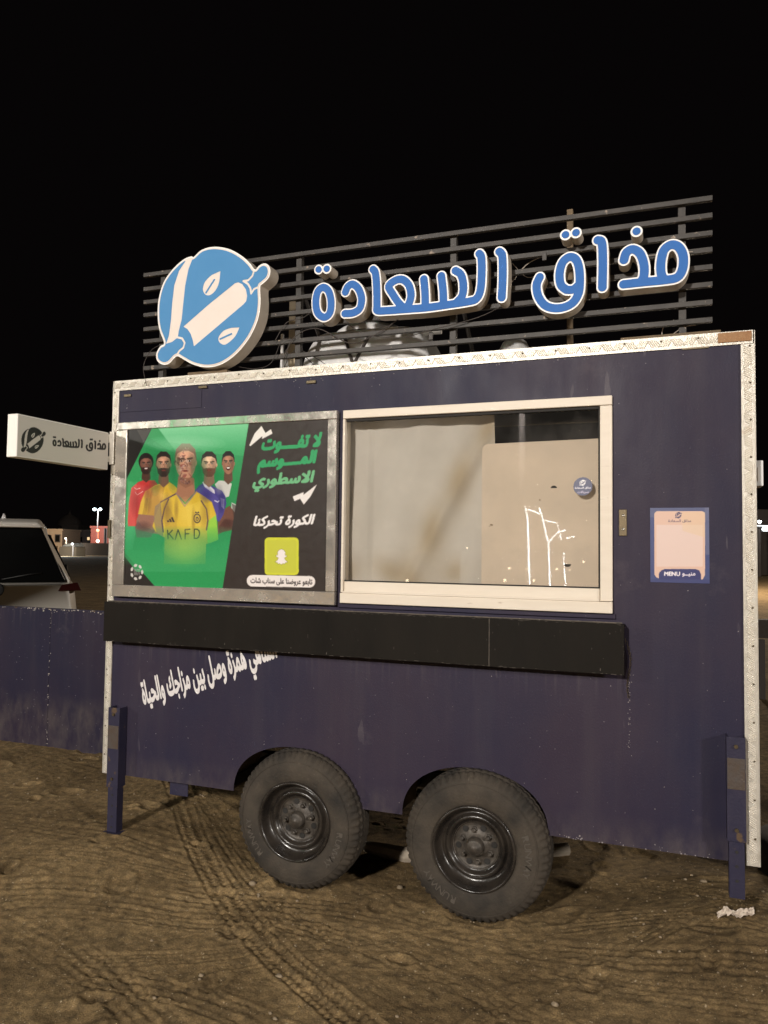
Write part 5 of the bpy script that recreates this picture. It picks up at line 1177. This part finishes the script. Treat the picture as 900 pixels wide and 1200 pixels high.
far_box('far_house', 'far building with red lit front below the twin lamp', 'house', 106, 134, 619, 140, MT['bred'], 9, [(.62, 628, .25, 3.2, None)])
dm = far_box('domed_building', 'dark domed building between the two far houses', 'mosque', 72, 91, 617, 190, MT['bdark'], 12, [(.3, 631, 1.0, 1.4, LWW)])
pd = atD(81.5, 617, 197); MB().lathe([(0, 3.0), (1.0, 2.9), (2.2, 1.8), (2.9, .5), (3.5, .1), (4.2, .0)], (pd[0], pd[1], pd[2]+.2), 'z', 24).build('dome', MT['bdark'], dm, True)
t = thing('canopy_car', 'far pale car under a bright lamp left of centre distance', 'car', tuple(atD(78, 640, 110)[:2])+(-.3,))
a = atD(69, 640, 110); b = atD(89, 640, 110); zc1 = atD(80, 637.2, 110)[2]; zc0 = atD(80, 640.5, 110)[2]
MB().hexa([(a[0], a[1], -.3), (b[0], b[1], -.3), (b[0], b[1], zc0), (a[0], a[1], zc0), (a[0], a[1]+2, -.3), (b[0], b[1]+2, -.3), (b[0], b[1]+2, zc0), (a[0], a[1]+2, zc0)]).build('body', MT['bwall'], t, bevel=.15)
MB().hexa([(a[0]+.4, a[1], zc0+.01), (b[0]-.2, b[1], zc0+.01), (b[0]-.5, b[1], zc1+.1), (a[0]+1.2, a[1], zc1), (a[0]+.4, a[1]+2, zc0+.01), (b[0]-.2, b[1]+2, zc0+.01), (b[0]-.5, b[1]+2, zc1+.1), (a[0]+1.2, a[1]+2, zc1)]).build('roof', MT['carpaint'], t, bevel=.1)
t['label'] = 'far pale car parked in front of the domed building'
far_box('boundary_wall', 'low grey boundary wall at the far edge of the lot on the left', 'wall', 94, 136, 636.5, 120, MT['bdark2'], .4, base=-.5, parapet=False)
far_box('boundary_wall', 'pale low wall piece far behind the car window', 'wall', 46, 66, 640, 100, MT['bwall'], .4, base=-.6, parapet=False)
post_lamp('tall twin-headed white lamp above the red lit building', 115, 597, 135, (.75, .95, 1.0), 14, .30, 4000, 2)
post_lamp('warm street lamp above the far tan house', 48.5, 615, 140, (1., .80, .55), 14, .30, 3000)
post_lamp('orange lamp on the red lit building', 115.5, 621.5, 133, (1., .28, .12), 7, .28, 1500)
post_lamp('white lamp low in front of the red lit building', 115.5, 634, 130, (1., .72, .6), 10, .28, 800)
post_lamp('small white lamp low before the domed building', 78, 631, 120, (1., .85, .65), 8, .16, 2500)
post_lamp('bright low lamp right of the far pale car', 86, 637.4, 105, (.95, 1., .95), 10, .16, 900)
# right of the trailer
far_box('far_kiosk', 'dark far kiosk just right of the trailer edge', 'kiosk', 884, 912, 597, 60, MT['bdark'], 3, base=-.2, parapet=False)
post_lamp('white lamp far right beside the trailer edge, upper one', 889.8, 611.5, 55, (.9, .97, 1.), 16, .13, 20)
t = thing('tube_light', 'long white tube light on the far kiosk at right', 'light', tuple(atD(896, 617, 54)))
a = atD(884, 616, 54); b = atD(908, 616.5, 54); MB().tube([a, b], .04, 6).build('tube', emat('tube_glow', (.92, .97, 1.), 2.2), t)
a = atD(894, 620, 53.5); b = atD(900, 620, 53.5); MB().tube([a, b], .13, 8).build('lamp_box', emat('tube_glow2', (.92, .97, 1.), 9), t)
# bracket box on the right side of trailer
p = at(891, 555, .30); q = thing('side_junction_box', 'small grey junction box on the right side of the trailer', 'junction box', (W_+.03, .2, p[2]))
xr_ = at(894, 555, .12)[0]; a = at(890, 540, .12)[2]; b = at(890, 570, .12)[2]
MB().box(W_+.010, xr_, .10, .22, b, a).build('box_shell', MT['tank'], q, bevel=.004); MB().box(W_-.003, W_+.0098, .12, .20, b+.02, a-.02).build('box_mount', MT['rawsteel'], q); MB().box(W_+.02, xr_-.02, .095, .0995, b+.02, a-.03).build('box_cover', MT['lettergrey'], q)
# clutter at right: blocks, dry bush
p = atZ(897, 990, .1); o = None
def bush(label, c, hgt, n, spread):
    t = thing('dry_bush', label, 'bush', tuple(c)); sm = MB(); lf = MB()
    for i in range(n):
        a = random.uniform(0, 6.28); l = hgt*random.uniform(.6, 1.1); dx, dy = math.cos(a)*spread*random.random(), math.sin(a)*spread*random.random()
        P = [(c[0], c[1], c[2]), (c[0]+dx*.4, c[1]+dy*.4, c[2]+l*.5), (c[0]+dx, c[1]+dy, c[2]+l*random.uniform(.7, 1))]; P = smooth_pts(P, 4); sm.tube(P, [.004*(1-k/len(P))+.0012 for k in range(len(P))], 3)
        for k in range(10):
            b_ = P[random.randint(3, len(P)-1)]; s = random.uniform(.008, .02); w = [random.uniform(-1, 1)*s for _ in range(6)]
            lf.add([tuple(b_), (b_[0]+w[0], b_[1]+w[1], b_[2]+w[2]), (b_[0]+w[3], b_[1]+w[4], b_[2]+w[5])], [(0, 1, 2)])
    sm.build('stems', MT['shrub'], t)['kind'] = 'stuff'; lf.build('leaves', MT['shrub'], t)['kind'] = 'stuff'
c = np.array([3.95, 1.6, 0]); c[2] = gh(c[0], c[1]); bush('dry brown bush on the ground right of the trailer', c, .75, 60, .45)
c = np.array([3.28, .10, 0]); c[2] = gh(c[0], c[1])-.01; bush('low dry weeds at the foot of the trailer right corner', c, .12, 40, .12)
def rock(name, label, cat, c, r, m, sq=.7, ell=(1, 1), seed=0, n=10):
    rg = random.Random(seed); V = []; F = []
    for j in range(n//2+1):
        ph = math.pi*j/(n//2)
        for i in range(n):
            t = 2*math.pi*i/n; k = r*(1+rg.uniform(-.18, .18)); V.append((c[0]+k*ell[0]*math.sin(ph)*math.cos(t), c[1]+k*ell[1]*math.sin(ph)*math.sin(t), c[2]+k*sq*math.cos(ph)))
    for j in range(n//2):
        for i in range(n): F.append((j*n+i, j*n+(i+1) % n, (j+1)*n+(i+1) % n, (j+1)*n+i))
    o = mesh_obj(name, V, F, m, None, True); o['label'] = label; o['category'] = cat; return o
c = np.array([3.55, .95, 0]); c[2] = gh(c[0], c[1])+.09
bt = thing('scrap_tyre', 'dark scrap tyre lying behind the right corner of the trailer', 'tyre', tuple(c)); MB().lathe([(-.08, .17), (-.09, .26), (-.07, .31), (.07, .31), (.09, .26), (.08, .17), (-.08, .17)], tuple(c), 'z', 40).build('tyre_ring', MT['rubber'], bt, True)
p = at(893, 737, 6.); o = MB().box(p[0]-.06, p[0]+.07, 6., 6.12, p[2]-.10, p[2]+.10); t = thing('utility_box', 'small grey utility box on a post far right behind the trailer', 'box', (p[0], 6, 0))
mesh_obj('box_shell', o.v, o.f, MT['rawsteel'], t); MB().box(p[0]-.03, p[0]+.03, 6.02, 6.08, -.1, p[2]-.12).build('box_post', MT['bdark'], t)
# concrete kerb piece lying under the trailer between the wheels
kp = [atZ(x, y, .10) for x, y in ((432, 990), (445, 996), (470, 1000), (560, 1008), (660, 990))]
yk = .46; V = MB(); P = []
for i, (px, py) in enumerate(((428, 990), (452, 996), (475, 1000), (560, 1004), (665, 992))):
    P.append(on_ground(px, py+8))
V.tube([(q[0], q[1], gh(q[0], q[1])+.028+.01*math.sin(i*3)) for i, q in enumerate(P)], [.030, .040, .042, .040, .036], 8)
o = V.build('kerb_stone', MT['concrete'], None, bevel=.003); o['label'] = 'pale broken kerb stone lying on the sand between the wheels'; o['category'] = 'kerb stone'
# crumpled paper
def crumple():
    V = []; F = []; n, m_ = 26, 8; a = on_ground(841, 1079); b = on_ground(884, 1074)
    gz0 = [gh(a[0]+(b[0]-a[0])*i/n, a[1]+(b[1]-a[1])*i/n) for i in range(n+1)]
    pa = at(841, 1080, -.06); 
    for i in range(n+1):
        for j in range(m_+1):
            u = i/n; v = j/m_-.5; w = .030*(.6+.5*abs(math.sin(u*5+1))); x = a[0]+(b[0]-a[0])*u+random.uniform(-.003, .003); y = a[1]+(b[1]-a[1])*u+v*w*1.6+.012*math.sin(u*7)
            V.append((x, y, gz0[i]+.008+.018*abs(math.sin(u*9+v*5))+random.uniform(0, .010)*(1-abs(v))))
    for i in range(n):
        for j in range(m_): F.append((i*(m_+1)+j, (i+1)*(m_+1)+j, (i+1)*(m_+1)+j+1, i*(m_+1)+j+1))
    o = mesh_obj('crumpled_paper', V, F, MT['paper']); md = o.modifiers.new('thick', 'SOLIDIFY'); md.thickness = .0015; o['label'] = 'crumpled strip of pale paper on the sand by the right support leg'; o['category'] = 'paper'
crumple()
# pebbles
peb = MB()
def pebble(x, y, r, mb):
    z = gh2(x, y) ; n = 6; V = []; F = []
    for j in range(5):
        ph = math.pi*j/4
        for i in range(n): t = 2*math.pi*i/n; k = r*random.uniform(.8, 1.2); V.append((x+k*math.sin(ph)*math.cos(t), y+k*math.sin(ph)*math.sin(t)*.8, z+r*.25+k*.6*math.cos(ph)))
    for j in range(4):
        for i in range(n): F.append((j*n+i, j*n+(i+1) % n, (j+1)*n+(i+1) % n, (j+1)*n+i))
    mb.add(V, F)
def gh2(x, y):
    i = np.searchsorted(gx, x); j = np.searchsorted(gy, y); return float(GZ[min(j, len(gy)-1), min(i, len(gx)-1)])
for _ in range(1500):
    pebble(random.uniform(-1.9, 3.6), random.uniform(-1.3, 2.2), random.choice([.0018, .0022, .003, .004]) if random.random() < .95 else random.uniform(.005, .010), peb)
for _ in range(160): pebble(random.gauss(.2, .6), random.gauss(.9, .35), random.uniform(.003, .009), peb)
for _ in range(55): pebble(random.gauss(2.9, .4), random.gauss(.25, .3), random.uniform(.002, .008), peb)
o = peb.build('gravel', MT['stone'], None, True, kind='stuff'); o['label'] = 'small pebbles scattered over the sand'
for k, (px, py, r, w) in enumerate([(296, 1036, .018, 'pale stone on the sand below the left wheel'), (469, 1041, .015, 'round stone between the two wheels in front of the kerb'), (825, 1035, .016, 'flat stone left of the right support leg'), (327, 1146, .014, 'dark stone on the tyre track in the foreground'),
        (236, 1144, .010, 'small stone left of the curved tyre track'), (650, 1178, .012, 'stone at the bottom of the sand right of centre')]):
    c = on_ground(px, py); c[2] = gh2(c[0], c[1])+r*.3; rock('stone', w, 'stone', c, r, MT['stone'], .6, (1.1, .85), k)

# ------------------------------------------------------------------ the lot behind the camera: lamp posts, the added back lamp and the light poles mirrored in the window
def big_lamp(label, P, glow):
    t = thing('flood_lamp', label, 'street lamp', (P[0], P[1]-.4, 0)); MB().tube([(P[0], P[1]-.5, 0), (P[0], P[1]-.5, P[2]+.35)], [.09, .06], 12).build('pole', MT['bdark2'], t, True)
    MB().tube([(P[0], P[1]-.5, P[2]+.33), (P[0], P[1]-.1, P[2]+.36)], .04, 8).build('arm', MT['bdark2'], t)
    MB().box(P[0]-.25, P[0]+.25, P[1]-.28, P[1]+.05, P[2]+.28, P[2]+.34).build('lamp_housing', MT['carblack'], t, bevel=.01)
    MB().box(P[0]-.22, P[0]+.22, P[1]-.25, P[1]+.02, P[2]+.268, P[2]+.2795).build('lamp_lens', emat('flood_glow', (1, .86, .7), glow), t)
big_lamp('tall flood lamp lighting the trailer from the front left', KEY_P, 60); big_lamp('flood lamp lighting the trailer from the front right', FILL_P, 30); big_lamp('flood lamp lighting the trailer from the far left', LEFT_P, 20); big_lamp('added flood lamp hidden behind the trailer to brighten the back lot', BACK_P, 20)
LED = emat('led_dots', (.80, .93, 1.0), 60)
def led_pole(label, lines, D, step=4.2, r=.0145, group='light poles mirrored in the window', tall=None):
    base = rflct(lines[0][0][0], lines[0][0][1], D); gz = -.05; t = thing('led_light_tree', label, 'light pole', (base[0], base[1], gz), group); dots = MB()
    for ln in lines:
        P = [rflct(px, py, D) for px, py in ln]; MB().tube([tuple(p-np.array([0, .05, 0])) for p in P], .03, 8).build('branch', MT['bdark'], t)
        for i in range(len(P)-1):
            L = math.dist(ln[i], ln[i+1]); n = max(1, int(L/2.2))
            for k in range(n):
                q = P[i]+(P[i+1]-P[i])*(k/n); dots.add([(q[0]-r, q[1]+.04, q[2]-r*.5), (q[0]+r, q[1]+.04, q[2]-r*.5), (q[0]+r, q[1]+.04, q[2]+r*.5), (q[0]-r, q[1]+.04, q[2]+r*.5)], [(0, 1, 2, 3)])
    MB().tube([(base[0], base[1]-.05, -.05), tuple(base-np.array([0, .05, 0]))], .05, 8).build('trunk', MT['bdark'], t)
    dots.build('led_lights', LED, t)['kind'] = 'stuff'
q4 = lambda P: [(380+x/2.5, 450+y/2.5) for x, y in P]
led_pole('tall straight pole wound with white lights', [q4([(604, 596), (598, 400), (583, 320)])], 16)
led_pole('branching pole wound with white lights', [q4([(663, 596), (658, 465), (645, 410), (631, 362)]), q4([(658, 465), (685, 435), (712, 428)])], 17)
led_pole('small light pole on the right with short stem', [q4([(708, 596), (704, 535), (703, 490)])], 20, r=.015)
led_pole('drooping lights between the poles', [q4([(602, 369), (635, 381)]), q4([(650, 400), (684, 408), (697, 460)]), q4([(714, 451), (738, 446)])], 18, 6, r=.013)
P = rflct(250, 494, 9.5, PY_); t = thing('neon_sign', 'small green neon panel across the lot, seen as a glint on the poster frame', 'neon sign', (P[0], P[1], 0))
MB().box(P[0]-.22, P[0]+.22, P[1]-.06, P[1], P[2]-.25, P[2]+.25).build('neon_panel', mat('green_neon', (0, 0, 0), emit=(.1, 1., .35), estr=9), t); MB().tube([(P[0], P[1]-.12, 0), (P[0], P[1]-.12, P[2]+.2)], .03, 8).build('pole', MT['bdark2'], t)
sd = MB()
for px, py, r in [(583, 322, .05), (420, 480, .025), (543, 540, .03), (595, 542, .025), (682, 542, .03), (760, 521, .03), (530, 575, .04), (615, 575, .03), (245, 575, .04), (720, 545, .02)]:
    p = rflct(*q4([(px, py)])[0], 22); sd.add([(p[0]-r, p[1], p[2]-r), (p[0]+r, p[1], p[2]-r), (p[0]+r, p[1], p[2]+r), (p[0]-r, p[1], p[2]+r)], [(0, 1, 2, 3)])
o = sd.build('distant_lights', emat('distant_glow', (1, .85, .62), 14), None, kind='stuff'); o['label'] = 'row of distant warm lights across the lot behind the viewer'
